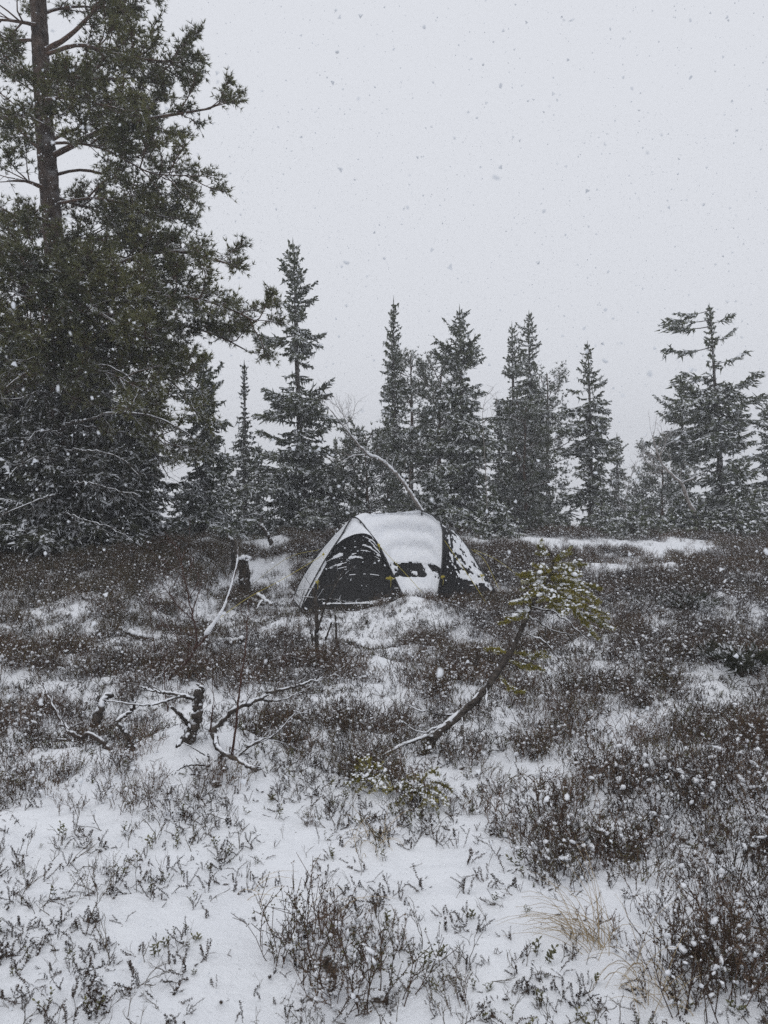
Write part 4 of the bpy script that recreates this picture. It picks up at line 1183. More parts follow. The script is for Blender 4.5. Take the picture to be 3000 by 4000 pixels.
# dead sapling in front of the tent
Y = 8.7
wood_thing('dead_sapling', 'dead dark sapling with a broken top standing before the tent door', 'dead sapling',
           [([(1238, 2560, Y), (1237, 2490, Y), (1235, 2393, Y), (1230, 2340, Y), (1226, 2298, Y)], 0.042, 0.028),
            ([(1243, 2450, Y), (1269, 2369, Y - .1), (1286, 2337, Y - .15), (1312, 2284, Y - .2), (1339, 2231, Y - .2)], 0.020, 0.006),
            ([(1270, 2500, Y), (1293, 2441, Y - .1), (1290, 2400, Y - .1), (1284, 2375, Y - .1)], 0.018, 0.008),
            ([(1316, 2560, Y - .1), (1313, 2477, Y - .1), (1310, 2402, Y - .1)], 0.024, 0.016),
            ([(1222, 2520, Y), (1204, 2417, Y + .1), (1172, 2374, Y + .1), (1136, 2345, Y + .1)], 0.013, 0.004),
            ([(1225, 2500, Y), (1214, 2430, Y), (1220, 2370, Y), (1222, 2340, Y)], 0.010, 0.004),
            ([(1228, 2335, Y), (1190, 2332, Y), (1160, 2325, Y), (1130, 2262, Y)], 0.009, 0.003),
            ([(1247, 2345, Y), (1265, 2342, Y), (1282, 2355, Y)], 0.012, 0.008),
            ([(1225, 2300, Y), (1200, 2300, Y), (1165, 2305, Y)], 0.007, 0.003),
            ([(1250, 2410, Y), (1290, 2412, Y), (1312, 2416, Y - .1)], 0.007, 0.005),
            ([(1286, 2337, Y), (1330, 2350, Y - .2), (1345, 2385, Y - .2), (1366, 2400, Y - .2)], 0.006, 0.003)],
           'dead_wood', 16, 0.55, 0.8, grounded=True, twigs=[(1, 8, 0.22, 0.004), (4, 7, 0.25, 0.004), (0, 8, 0.25, 0.004), (6, 5, 0.2, 0.003)])

# gnarled wood on the mound
Y = 4.72
wood_thing('tree_stump', 'gnarled stump plastered with snow on the white mound in the foreground', 'stump',
           [([(742, 2895, Y), (752, 2850, Y), (770, 2790, Y), (776, 2735, Y), (772, 2705, Y)], 0.052, 0.038),
            ([(742, 2870, Y - .05), (715, 2890, Y - .1), (690, 2918, Y - .15)], 0.034, 0.014),
            ([(762, 2730, Y), (725, 2722, Y), (682, 2711, Y), (600, 2700, Y + .1), (552, 2682, Y + .2)], 0.018, 0.007),
            ([(740, 2724, Y), (688, 2724, Y), (633, 2744, Y - .1), (579, 2755, Y - .15), (525, 2752, Y - .2), (400, 2733, Y - .2)], 0.013, 0.004),
            ([(735, 2830, Y), (705, 2795, Y - .05), (666, 2760, Y - .1)], 0.022, 0.012),
            ([(780, 2710, Y), (795, 2690, Y), (768, 2672, Y)], 0.02, 0.010)],
           'dead_wood', 17, 0.7, 0.95, grounded=True, part_names=['trunk_stub', 'root', 'branch', 'branch', 'spur', 'broken_tip'], sides=12, jit=0.16, twigs=[(2, 6, 0.16, 0.003)])
Y = 4.45
wood_thing('dead_shrub', 'dead shrub with one long arm reaching right over the mound', 'dead shrub',
           [([(880, 3010, Y - .1), (850, 2930, Y), (834, 2853, Y), (850, 2830, Y), (888, 2798, Y), (926, 2766, Y), (1013, 2733, Y + .1), (1051, 2706, Y + .15), (1160, 2679, Y + .2), (1241, 2657, Y + .3), (1290, 2640, Y + .35)], 0.032, 0.005),
            ([(1013, 2733, Y + .1), (1075, 2738, Y + .2), (1120, 2728, Y + .2), (1215, 2682, Y + .3)], 0.012, 0.004),
            ([(836, 2860, Y), (850, 2923, Y - .08), (915, 2961, Y - .15), (1000, 3012, Y - .25)], 0.022, 0.016),
            ([(915, 2965, Y), (997, 2901, Y + .1), (1078, 2863, Y + .2), (1187, 2744, Y + .35)], 0.012, 0.003),
            ([(960, 2920, Y), (1040, 2890, Y), (1100, 2850, Y)], 0.007, 0.003),
            ([(800, 2950, Y - .1), (760, 2925, Y - .15), (715, 2901, Y - .15)], 0.006, 0.003),
            ([(820, 2990, Y - .1), (740, 2990, Y - .2), (690, 3010, Y - .2)], 0.009, 0.004)],
           'dead_wood', 18, 0.6, 0.7, grounded=True, twigs=[(0, 8, 0.2, 0.003), (1, 5, 0.2, 0.003), (3, 8, 0.2, 0.003)])
Y = 4.4
wood_thing('bare_sapling', 'straight thin reddish stem rising from the mound beside the gnarled stump', 'sapling',
           [([(905, 2960, Y), (921, 2836, Y), (937, 2690, Y), (959, 2527, Y), (968, 2400, Y), (972, 2335, Y)], 0.012, 0.003),
            ([(967, 2440, Y), (945, 2400, Y), (938, 2370, Y)], 0.004, 0.002), ([(967, 2420, Y), (990, 2405, Y), (1010, 2395, Y)], 0.004, 0.002)],
           'red_twig', 19, 0.0, grounded=True, twigs=[(0, 5, 0.1, 0.0025)])
Y = 6.5
wood_thing('bare_shrub', 'bare curving shrub with one snow-lined stem left of the broken stump', 'shrub',
           [([(655, 2720, Y), (660, 2690, Y), (667, 2641, Y), (700, 2616, Y), (751, 2557, Y), (768, 2481, Y), (743, 2363, Y), (715, 2235, Y), (700, 2127, Y)], 0.020, 0.003),
            ([(755, 2545, Y), (810, 2481, Y), (861, 2405, Y), (895, 2321, Y), (926, 2203, Y), (928, 2150, Y)], 0.014, 0.006),
            ([(752, 2420, Y), (690, 2360, Y), (660, 2300, Y)], 0.008, 0.003),
            ([(760, 2540, Y), (712, 2500, Y), (640, 2440, Y), (600, 2360, Y)], 0.009, 0.003),
            ([(735, 2340, Y), (770, 2280, Y), (775, 2220, Y)], 0.006, 0.003)],
           'red_twig', 20, 0.0, twigs=[(0, 14, 0.3, 0.004), (2, 6, 0.25, 0.003), (3, 8, 0.25, 0.003)])
bs = bpy.data.objects['bare_shrub']
br = [c for c in bs.children if c.name.startswith('branch')][0]
ms = MB(); pth = px_path([(800, 2490, Y), (861, 2405, Y), (895, 2321, Y), (926, 2203, Y), (928, 2150, Y)], 30) - at(655, 2720, Y)
snow_ridge(ms, pth, np.linspace(0.026, 0.012, 30), 0, np.random.default_rng(4), keep=0.9, thick=1.5)
tag(ms.build('snow_strip', M['snow'], br, smooth=True), kind='stuff')
Y = 5.0
wood_thing('dead_branch', 'hooked dead branch carrying snow, left of the gnarled stump', 'dead branch',
           [([(520, 2935, Y), (498, 2878, Y), (470, 2835, Y), (458, 2818, Y), (490, 2795, Y), (522, 2768, Y), (525, 2740, Y), (516, 2712, Y)], 0.030, 0.012)], 'dead_wood', 21, 0.95, 1.0, grounded=True)
wood_thing('dead_branch', 'thick stub buried in snow between the hooked branch and the heath', 'dead branch',
           [([(365, 2840, 5.2), (385, 2790, 5.2), (405, 2735, 5.25), (440, 2712, 5.3)], 0.048, 0.028)], 'dead_wood', 22, 0.8, 0.95, grounded=True)
Y = 4.7
wood_thing('dead_branch', 'low forked dead branch nearest the picture edge', 'dead branch',
           [([(430, 2930, Y), (390, 2890, Y), (354, 2869, Y), (315, 2878, Y), (278, 2862, Y), (250, 2830, Y + .1), (200, 2740, Y + .2), (160, 2658, Y + .3), (130, 2580, Y + .3)], 0.024, 0.004),
            ([(340, 2874, Y), (278, 2888, Y), (230, 2888, Y), (177, 2876, Y)], 0.014, 0.004),
            ([(268, 2850, Y), (300, 2830, Y), (345, 2815, Y - .1)], 0.009, 0.003)],
           'dark_twig', 23, 0.6, 0.7, grounded=True, twigs=[(0, 12, 0.18, 0.003)])
for (pts, Y, ra, lab, sd, tw) in [
    ([(610, 2620), (600, 2500), (585, 2400), (580, 2330)], 6.9, 0.008, 'thin bare stem among the heath left of the curving shrub', 41, 6),
    ([(1108, 2600), (1112, 2500), (1125, 2400), (1150, 2330)], 7.2, 0.007, 'thin bare twig slanting in front of the tent corner', 42, 5),
    ([(1105, 2700), (1108, 2600), (1115, 2520)], 6.3, 0.006, 'short bare stem between the long arm and the dead sapling', 43, 3),
    ([(655, 2780), (645, 2700), (640, 2600), (620, 2520)], 5.6, 0.007, 'bare wavy stem right behind the hooked branch', 44, 6),
    ([(820, 2860), (830, 2780), (835, 2720)], 4.9, 0.010, 'short dark dead stem right of the gnarled stump', 45, 2),
    ([(1030, 2830), (1060, 2740), (1078, 2680)], 5.3, 0.005, 'small bare twig under the long dead arm', 46, 4)]:
    wood_thing('bare_seedling', lab, 'seedling', [([(u, v, Y) for u, v in pts], ra, 0.002)], 'red_twig', sd, 0.0, grounded=True, twigs=[(0, tw, 0.14, 0.0025)], group='thin bare stems in the heath')


# ------------------------------------------------------------------ young spruces with snow on their boughs
def brush(mb_w, mb_n, mb_s, path, r, nl=0.017, dens=220, rad=0.004, snow=0.8, snow_r=0.014):
    """a twig clad in needles with snow lying along it"""
    P = np.asarray(path); n_ = len(P)
    segs(mb_w, P[:-1], P[1:], np.linspace(rad, rad * .6, n_ - 1), np.linspace(rad * .9, rad * .5, n_ - 1), 4)
    L = np.sum(np.linalg.norm(np.diff(P, axis=0), axis=1))
    m = max(6, int(L * dens))
    t = r.random(m) * (n_ - 1)
    pp = np.stack([np.interp(t, np.arange(n_), P[:, q]) for q in range(3)], 1)
    T = unit(np.gradient(P, axis=0)); dd = T[np.minimum(t.astype(int), n_ - 1)]
    needles(mb_n, pp, dd, nl, 6, 0.0034, 1.5, 0, r)
    if snow > 0:
        k_ = max(3, int(L / 0.012))
        q = smooth_path(P, k_) + np.array([0, 0, nl * 0.45]) + r.normal(size=(k_, 3)) * 0.004
        on = vnoise(np.arange(k_) * 0.35, np.full(k_, r.random() * 50), 6) < snow
        if on.any(): lumps(mb_s, q[on], snow_r * (0.6 + 0.8 * r.random(on.sum())), 0, r, 0.7)


def bough(mb_w, mb_n, mb_s, path, r, side_len=0.12, n_side=5, **kw):
    P = smooth_path(path, 8)
    brush(mb_w, mb_n, mb_s, P, r, **kw)
    T = unit(P[-1] - P[0])
    for k in range(n_side):
        s = 0.25 + 0.7 * (k + r.random()) / n_side
        p = np.array([np.interp(s * 7, np.arange(8), P[:, q]) for q in range(3)])
        sd = unit(np.cross(T, [0, 0, 1.0])) * (1 if k % 2 else -1)
        d = unit(T * 0.7 + sd * (0.5 + 0.5 * r.random()) + np.array([0, 0, r.normal() * 0.25 - 0.12]))
        L = side_len * (0.5 + 0.7 * r.random())
        brush(mb_w, mb_n, mb_s, smooth_path([p, p + d * L * 0.5 + np.array([0, 0, -0.008]), p + d * L], 5), r, **kw)


r = np.random.default_rng(5)
Yb = 5.0
base = at(1640, 2985, 4.95)
bent = empty('bent_spruce', base, 'young spruce bent over in a bow with a snowy yellow-green tip, right of the tent', 'spruce')
tp = px_path([(1640, 2990, 4.95), (1690, 2890, 4.95), (1745, 2835, 4.95), (1850, 2742, 4.97), (1930, 2645, 5.0), (2005, 2525, 5.0), (2052, 2425, 5.0), (2085, 2345, 5.0), (2125, 2290, 5.0), (2155, 2230, 5.0), (2160, 2180, 5.0), (2135, 2135, 5.0)], 40)
trad = np.interp(np.linspace(0, 1, 40), [0, 0.15, 0.6, 0.8, 1], [0.031, 0.026, 0.018, 0.011, 0.004])
mb = MB(); tube(mb, tp - base, trad, 10, 0, 0.10, r)
bt = mb.build('trunk', M['sapling_bark'], bent, smooth=True)
ms = MB(); snow_ridge(ms, tp[3:26] - base, trad[3:26], 0, r, keep=0.9, thick=0.75)
tag(ms.build('snow_strip', M['snow'], bt, smooth=True), kind='stuff')
BOUGHS = [  # live boughs (u, v, depth)
    [(2158, 2200, 0), (2180, 2175, -.02), (2200, 2160, -.05)], [(2150, 2170, 0), (2125, 2155, .03), (2118, 2130, .03)],
    [(2150, 2215, 0), (2200, 2205, .05), (2268, 2205, .1)], [(2150, 2222, 0), (2200, 2222, -.08), (2240, 2222, -.14)],
    [(2150, 2225, 0), (2118, 2212, -.05), (2098, 2216, -.08)], [(2148, 2240, 0), (2090, 2238, -.08), (2042, 2240, -.1)],
    [(2145, 2245, 0), (2200, 2246, -.1), (2252, 2248, -.15)], [(2140, 2255, 0), (2190, 2262, .08), (2225, 2270, .14)],
    [(2140, 2260, 0), (2100, 2262, .06), (2068, 2268, .1)], [(2130, 2275, 0), (2090, 2285, -.1), (2095, 2320, -.18)],
    [(2130, 2285, 0), (2210, 2290, .05), (2280, 2280, .1), (2345, 2300, .12)], [(2130, 2290, 0), (2200, 2305, -.1), (2270, 2310, -.18), (2340, 2345, -.2)],
    [(2120, 2300, 0), (2060, 2335, -.1), (2012, 2352, -.15)], [(2120, 2305, 0), (2170, 2320, -.2), (2220, 2390, -.3)],
    [(2125, 2300, 0), (2240, 2345, -.02), (2300, 2370, -.02), (2352, 2392, 0)], [(2125, 2305, 0), (2230, 2370, .1), (2300, 2405, .12), (2380, 2415, .14)],
    [(2200, 2340, 0), (2260, 2395, 0), (2300, 2440, 0), (2310, 2480, 0)], [(2250, 2390, .05), (2320, 2420, .05), (2370, 2445, .05)],
    [(2110, 2320, 0), (2150, 2350, .2), (2180, 2385, .3)], [(2085, 2360, 0), (2030, 2400, -.1), (1980, 2430, -.15)],
    [(2005, 2545, 0), (2070, 2560, .05), (2130, 2545, .08)], [(1985, 2580, 0), (2050, 2600, -.05), (2108, 2605, -.08)],
    [(1950, 2640, 0), (1990, 2680, -.05), (2035, 2702, -.08)], [(1995, 2560, 0), (1945, 2535, .1), (1905, 2535, .15)],
    [(2190, 2320, .1), (2250, 2330, .2), (2300, 2350, .25)], [(2160, 2270, .1), (2240, 2280, .25), (2300, 2320, .3)]]
for k, pts in enumerate(BOUGHS):
    mw, mn, ms = MB(), MB(), MB()
    P = np.array([at(u, v, Yb + dy) for u, v, dy in pts]) - base
    L = np.linalg.norm(P[-1] - P[0])
    bough(mw, mn, ms, P, r, side_len=0.085 if k < 20 else 0.06, n_side=5 if L < 0.2 else 8, snow=0.43, snow_r=0.0105 if k < 20 else 0.006, nl=0.019, dens=430)
    o = mn.build('bough', M['sapling_needles'], bent)
    mw.build('twig', M['spruce_bark'], o)
    if ms.v: tag(ms.build('snow_pad', M['snow'], o, smooth=True), kind='stuff')
for pts, ra in [([(1700, 2880, 0), (1640, 2880, -.1), (1560, 2915, -.2), (1460, 2962, -.25)], 0.013), ([(1730, 2830, 0), (1650, 2862, .05), (1560, 2815, .1)], 0.007),
                ([(1790, 2790, 0), (1700, 2790, .1), (1590, 2755, .15)], 0.008), ([(2075, 2370, 0), (2180, 2400, -.05), (2300, 2500, -.1)], 0.007), ([(2060, 2400, 0), (2150, 2460, .1), (2250, 2480, .1)], 0.006),
                ([(2030, 2470, 0), (2120, 2500, -.1), (2180, 2570, -.1)], 0.006), ([(1900, 2690, 0), (1905, 2760, -.1), (1935, 2840, -.15)], 0.006), ([(1870, 2720, 0), (1870, 2800, .05), (1880, 2860, .05)], 0.006),
                ([(1800, 2790, 0), (1810, 2850, -.1), (1850, 2890, -.15)], 0.006), ([(2085, 2350, 0), (2040, 2385, .1), (1950, 2400, .15)], 0.006)]:
    p = smooth_path(np.array([at(u, v, 4.96 + dy) for u, v, dy in pts]) - base, 12); p[1:] += r.normal(size=(11, 3)) * 0.006
    mb = MB(); tube(mb, p, np.linspace(ra, ra * 0.3, 12), 5, 0, 0.1, r); fine_twigs(mb, p, r, 7, 0.12, 0.3, -0.1, 0.0022)
    o = mb.build('dead_branch', M['dead_wood'], bent, smooth=True)
    ms = MB(); snow_ridge(ms, p, np.linspace(ra, ra * 0.4, 12), 0, r, keep=0.7, thick=1.0)
    if ms.v: tag(ms.build('snow_strip', M['snow'], o, smooth=True), kind='stuff')


def seedling(u, v, tip_list, label, seed):
    r = np.random.default_rng(seed)
    g = on_ground(u, v)
    o = empty('spruce_seedling', g, label, 'spruce seedling', 'spruce seedlings beneath the bent spruce')
    mb = MB(); tube(mb, smooth_path([[0, 0, -0.03], [0.004, 0, 0.05], [0, 0, 0.12]], 6), np.linspace(0.008, 0.004, 6), 6, 0, 0.1, r)
    mb.build('stem', M['spruce_bark'], o, smooth=True)
    for (du, dv, dy, z0_) in tip_list:
        mw, mn, ms = MB(), MB(), MB()
        e = at(u + du, v + dv, g[1]) - g + np.array([0, dy, 0]); e[2] = max(e[2], 0.03)
        a_ = np.array([0, 0, z0_]); mid = (a_ + e) / 2 + np.array([0, 0, 0.035])
        bough(mw, mn, ms, [a_, mid, e], r, side_len=0.05, n_side=4, snow=0.5, snow_r=0.008, nl=0.015, dens=330)
        q = mn.build('bough', M['sapling_needles'], o)
        mw.build('twig', M['spruce_bark'], q)
        if ms.v: tag(ms.build('snow_pad', M['snow'], q, smooth=True), kind='stuff')


seedling(1640, 3140, [(-110, -45, .05, .07), (-90, 10, -.1, .05), (100, -20, .0, .07), (105, 30, -.1, .05), (75, -95, .1, .10), (60, 20, -.15, .06), (-30, -70, .15, .10), (-150, 20, .05, .06), (15, -30, -.12, .09), (130, -35, .08, .08)], 'yellow-green spruce seedling with spread arms under the bent spruce', 61)
seedling(1450, 3080, [(-60, -60, .05, .08), (-30, -85, .1, .10), (40, -70, 0, .09), (80, -20, -.08, .06), (-90, 10, -.05, .05), (20, 30, -.12, .05), (60, 50, -.15, .04), (-40, 0, -.1, .07)], 'snow-laden spruce seedling left of the one with spread arms', 62)


# low dark junipers in the heath at the right
def juniper(u, v, size, label, seed):
    r = np.random.default_rng(seed)
    g = on_ground(u, v)
    o = empty('juniper_bush', g, label, 'juniper', 'junipers low in the heath')
    S0, S1, SR = [], [], []
    mw = MB()
    for k in range(22):
        az = r.random() * 6.283; ln = size * (0.5 + 0.6 * r.random())
        e = np.array([math.cos(az) * ln, math.sin(az) * ln * 0.8, size * (0.12 + 0.45 * r.random())])
        p = smooth_path([np.array([0, 0, -0.02]), e * np.array([0.5, 0.5, 0.8]), e], 8)
        segs(mw, p[:-1], p[1:], 0.006, 0.005, 3)
        m = 60
        t = (0.25 + 0.75 * r.random(m)) * 7
        b_ = np.stack([np.interp(t, np.arange(8), p[:, q]) for q in range(3)], 1)
        d_ = unit(unit(e)[None] + r.normal(size=(m, 3)) * 0.6 + np.array([0, 0, 0.2]))
        S0.append(b_); S1.append(b_ + d_ * (0.04 + 0.06 * r.random(m))[:, None]); SR.append(0.006 + 0.004 * r.random(m))
    tag(mw.build('branchwork', M['spruce_bark'], o), kind='stuff')
    mb = MB(); spindles(mb, np.concatenate(S0), np.concatenate(S1), np.concatenate(SR), 0, r)
    mb.build('foliage', M['spruce_lichen'], o)


juniper(2900, 2640, 0.36, 'low dark juniper in the heath at the right edge', 71)
juniper(2690, 2380, 0.34, 'flat dark juniper in the heath beyond the bent spruce', 72)
juniper(2840, 2590, 0.24, 'small juniper tucked behind the one at the right edge', 73)

# ------------------------------------------------------------------ dry grass
def grass_tuft(u, v, n_, ln, lean, label, seed):
    r = np.random.default_rng(seed)
    g = on_ground(u, v)
    mb = MB()
    for k in range(n_):
        p = np.array([r.normal() * 0.05, r.normal() * 0.05, -0.01]); az = r.random() * 6.283
        d = unit(np.array([math.cos(az) * 0.6 + lean[0], math.sin(az) * 0.6 + lean[1], 0.7 + 0.5 * r.random()]))
        L = ln * (0.5 + 0.7 * r.random()); pts = [p]
        for s in range(6):
            pts.append(pts[-1] + d * L / 6); d = unit(d + np.array([lean[0] * 0.12, lean[1] * 0.12, -0.18 - 0.12 * r.random()]) + r.normal(size=3) * 0.04)
            if pts[-1][2] < 0.01: pts[-1][2] = 0.01
        pts = np.array(pts); w = 0.0015
        sd = unit(np.cross(d, [0, 0, 1.0]))
        segs(mb, pts[:-1], pts[1:], np.linspace(w, w * .5, 6), np.linspace(w * .9, w * .35, 6), 3)
    o = mb.build('grass_tuft', M['straw'], None, origin=None)
    o.location = tuple(g)
    tag(o, label, 'grass', 'dry grass tufts in the snow')


grass_tuft(2330, 3690, 46, 0.34, (-0.5, 0.25), 'long straw-coloured grass flattened before the thick heath', 81)
grass_tuft(2500, 3800, 26, 0.26, (-0.2, -0.5), 'straw-coloured grass fanning out nearest the camera at the right', 82)
grass_tuft(1440, 3290, 26, 0.20, (0.1, -0.3), 'thin pale grass tuft below the spruce seedlings', 83)
grass_tuft(1000, 3490, 5, 0.20, (0.8, 0.1), 'lone bent straws lying on the open snow beyond the sprigs', 84)
grass_tuft(1240, 3580, 3, 0.25, (1.0, -0.1), 'few pale straws lying just above the heather clump', 85)
grass_tuft(2620, 3920, 18, 0.2, (-0.2, 0.1), 'short straw tuft by the heath at the lower right', 86)


# ------------------------------------------------------------------ the tent
def C(cx, cy_, Y):
    return at(1000 + cx / 1.508, 1900 + cy_ / 1.508, Y)


TC = C(760, 700, 12.2); TC[2] = gz(TC[0], TC[1])
tent = empty('tent', TC, 'black dome tent with crossed outer poles and snow covering its roof', 'tent')


def curve3(pts, n=40):
    return smooth_path(np.array([C(*p) for p in pts]), n)


def gfoot(p, sink=0.03):
    q = p.copy(); q[2] = gz(q[0], q[1]) - sink
    return q


p1 = curve3([(272, 718, 11.30), (300, 640, 11.36), (390, 470, 11.50), (450, 375, 11.58), (510, 285, 11.66), (548, 215, 11.72), (575, 187, 11.76), (612, 208, 11.76), (660, 268, 11.70), (718, 345, 11.62), (785, 478, 11.50), (868, 655, 11.32)], 60)
p2 = curve3([(222, 655, 12.95), (300, 500, 12.80), (420, 340, 12.62), (545, 215, 12.42), (640, 160, 12.28), (720, 127, 12.18), (800, 113, 12.10), (900, 124, 12.02), (985, 153, 11.95), (1050, 184, 11.90), (1088, 222, 11.86), (1100, 300, 11.80), (1094, 470, 11.68), (1068, 650, 11.58)], 70)
p3 = curve3([(1040, 250, 13.1), (1120, 250, 12.8), (1166, 268, 12.55), (1205, 320, 12.42), (1252, 375, 12.32), (1330, 505, 12.15), (1425, 650, 11.98)], 40)
p4 = curve3([(222, 655, 12.95), (300, 560, 13.25), (520, 300, 13.4), (760, 190, 13.3), (960, 200, 13.2), (1120, 270, 13.1), (1290, 440, 13.0), (1400, 610, 12.9)], 50)


def coons(c0, c1, d0, d1, nu=40, nv=30, sag=0.0):
    """surface between bottom edge c0, top edge c1 (left to right) and left edge d0, right edge d1 (bottom to top)"""
    c0, c1 = smooth_path(c0, nu), smooth_path(c1, nu); d0, d1 = smooth_path(d0, nv), smooth_path(d1, nv)
    u = np.linspace(0, 1, nu)[None, :, None]; v = np.linspace(0, 1, nv)[:, None, None]
    S = (1 - v) * c0[None] + v * c1[None] + (1 - u) * d0[:, None] + u * d1[:, None]
    S -= (1 - u) * (1 - v) * c0[0] + u * (1 - v) * c0[-1] + (1 - u) * v * c1[0] + u * v * c1[-1]
    S[:, :, 1] += sag * (4 * u * (1 - u) * 4 * v * (1 - v))[:, :, 0]
    return S


def grid_faces(nv, nu):
    i = np.arange(nv - 1)[:, None] * nu; j = np.arange(nu - 1)[None, :]
    return np.stack([i + j, i + j + 1, i + nu + j + 1, i + nu + j], -1).reshape(-1, 4)


def panel(name, S, label=None):
    nv, nu, _ = S.shape
    mb = MB(); mb.add(S.reshape(-1, 3) - TC, grid_faces(nv, nu))
    o = mb.build(name, M['tent_fabric'], tent, smooth=True)
    if label: o['label'] = label
    return o


def snow_on(o, S, mask, thick=0.014, seed=3):
    """a layer of snow over the part of panel S where mask (nv, nu) is positive"""
    nv, nu, _ = S.shape
    du = np.gradient(S, axis=1); dv = np.gradient(S, axis=0)
    N = unit(np.cross(du, dv))
    toward = np.array([0.0, -0.6, 0.8])
    N *= np.sign(np.sum(N * toward, -1, keepdims=True) + 1e-9)
    uu, vv = np.meshgrid(np.arange(nu), np.arange(nv))
    h = thick * np.clip(mask * 6, 0.12, 1) * (0.5 + 1.0 * fbm(uu * 0.33, vv * 0.33, 4, seed))
    P = S + N * h[..., None] + N * 0.003
    Fq = grid_faces(nv, nu)
    keep = (mask.ravel()[Fq] > 0).sum(1) >= 3
    if keep.sum() == 0: return
    mb = MB(); mb.add(P.reshape(-1, 3) - TC, Fq[keep])
    mb.build('snow_layer', M['snow'], o, smooth=True)


nn_ = lambda nu, nv, su, sv, sd: fbm(*np.meshgrid(np.linspace(0, su, nu), np.linspace(0, sv, nv)), 4, sd)
# door at the left: fabric hung under an arched hood
arch = curve3([(285, 690, 11.28), (392, 490, 11.50), (432, 395, 11.56), (500, 325, 11.60), (560, 292, 11.62), (610, 281, 11.62), (662, 290, 11.60), (720, 350, 11.57), (785, 480, 11.47), (866, 650, 11.30)], 60)
mid_i = 28
S = coons(np.array([C(270, 722, 11.26), C(440, 740, 11.24), C(600, 742, 11.22), C(740, 715, 11.24), C(868, 668, 11.28)]), arch[20:44],
          np.vstack([C(270, 722, 11.26), arch[0:21]]), np.vstack([C(868, 668, 11.28), arch[:42:-1]]), 150, 120, 0.10)
door = panel('door', S, 'black door panel streaked with snow')
vv, uu = np.meshgrid(np.linspace(0, 1, 120), np.linspace(0, 1, 150), indexing='ij')
st = fbm(uu * 5.0, vv * 46 + uu * 3, 3, 61)
pat = fbm(uu * 4.0, vv * 5.0, 3, 62)
mask = st - 0.83 + 0.21 * sstep(0.50, 0.66, pat) * sstep(0.42, 0.55, vv) + 0.05 * sstep(0.15, 0.0, uu)
mask = np.maximum(mask, fbm(uu * 70, vv * 60, 2, 63) - 0.86)
for (vc, u0, u1, w, sl) in [(0.47, 0.30, 0.78, 0.006, 0.03), (0.105, 0.18, 0.88, 0.011, 0.02), (0.70, 0.2, 0.60, 0.004, 0.08), (0.585, 0.1, 0.5, 0.006, -0.03)]:
    mask = np.maximum(mask, np.where((uu > u0) & (uu < u1), w * (0.4 + 1.2 * st) + 0.012 * (pat - 0.55) - np.abs(vv - vc - sl * (uu - 0.5) - 0.02 * (fbm(uu * 6, vv * 0 + vc, 2, 5) - 0.5)), -1) * 4)
snow_on(door, S, mask, 0.010)
# hood between the outer pole and the door
k1 = np.linspace(0, 59, 60)
top_edge = p1 + np.array([0, 0.03, -0.015])
S = np.stack([arch + np.array([0, 0.0, 0]), (arch + top_edge) / 2 + np.array([0, -0.02, 0.01]), top_edge], 0)
tt = np.linspace(0, 2, 10)
S = np.stack([S[0] * (1 - min(t_, 1)) + S[1] * (min(t_, 1) - max(t_ - 1, 0)) + S[2] * max(t_ - 1, 0) for t_ in tt], 0)
hood = panel('hood', S)
m = np.full((10, 60), 0.3); vv, uu = np.meshgrid(np.linspace(0, 1, 10), np.linspace(0, 1, 60), indexing='ij')
m = np.where(uu > 0.62, -0.15 + 0.3 * sstep(0.74, 0.60, uu), 0.3) + (fbm(uu * 14, vv * 3, 3, 9) - 0.5) * 0.5 - 0.25 * sstep(0.14, 0.02, uu)
snow_on(hood, S, m, 0.016)
# left flank between the two poles
S = coons(np.array([p1[0], (p1[0] + p2[0]) / 2, p2[0]]), np.array([p1[30], (p1[30] + p2[18]) / 2 + np.array([0, 0, .01]), p2[18]]), p1[0:31], p2[0:19] + np.array([0, 0, -0.02]), 30, 40, 0.0)
flank = panel('flank', S)
m = 0.25 + (nn_(30, 40, 5, 8, 14) - 0.5) * 0.4
snow_on(flank, S, m, 0.015)
# middle panel with the roof
ridge = np.array([C(575, 190, 11.77), C(640, 171, 12.0), C(720, 166, 12.05), C(820, 163, 12.05), C(900, 161, 12.0), C(985, 160, 11.97), C(1050, 196, 11.92), C(1090, 238, 11.87)])
S = coons(np.array([C(868, 655, 11.36), C(970, 660, 11.42), C(1068, 652, 11.60)]), ridge, p1[30:60][::-1] + np.array([0, 0.02, 0]), p2[51:70][::-1] + np.array([0, 0.02, -0.01]), 90, 90, 0.10)
vv, uu = np.meshgrid(np.linspace(0, 1, 90), np.linspace(0, 1, 90), indexing='ij')
wr = 0.022 * np.sin((vv * 4.2 + 1.1 * (uu - 0.5) ** 2 + 0.5 * fbm(uu * 2, vv * 2, 2, 4)) * 6.283) * sstep(0.3, 0.6, vv) * sstep(0.02, 0.2, uu) * sstep(0.98, 0.8, uu) * sstep(1.0, 0.9, vv)
S[:, :, 1] += wr; S[:, :, 2] -= wr * 0.3
mid = panel('side_wall', S)
nz_ = fbm(uu * 9, vv * 15, 4, 33)
band = sstep(0.20, 0.235, vv + 0.015 * (nz_ - .5)) * sstep(0.385, 0.35, vv + 0.015 * (nz_ - 0.5))
m = 0.3 - band * (0.44 + 1.7 * (0.50 - nz_) - 0.16 * sstep(0.4, 0.85, uu) * sstep(0.36, 0.28, vv)) - 0.15 * sstep(0.12, 0.0, vv) * nz_
snow_on(mid, S, m, 0.018)
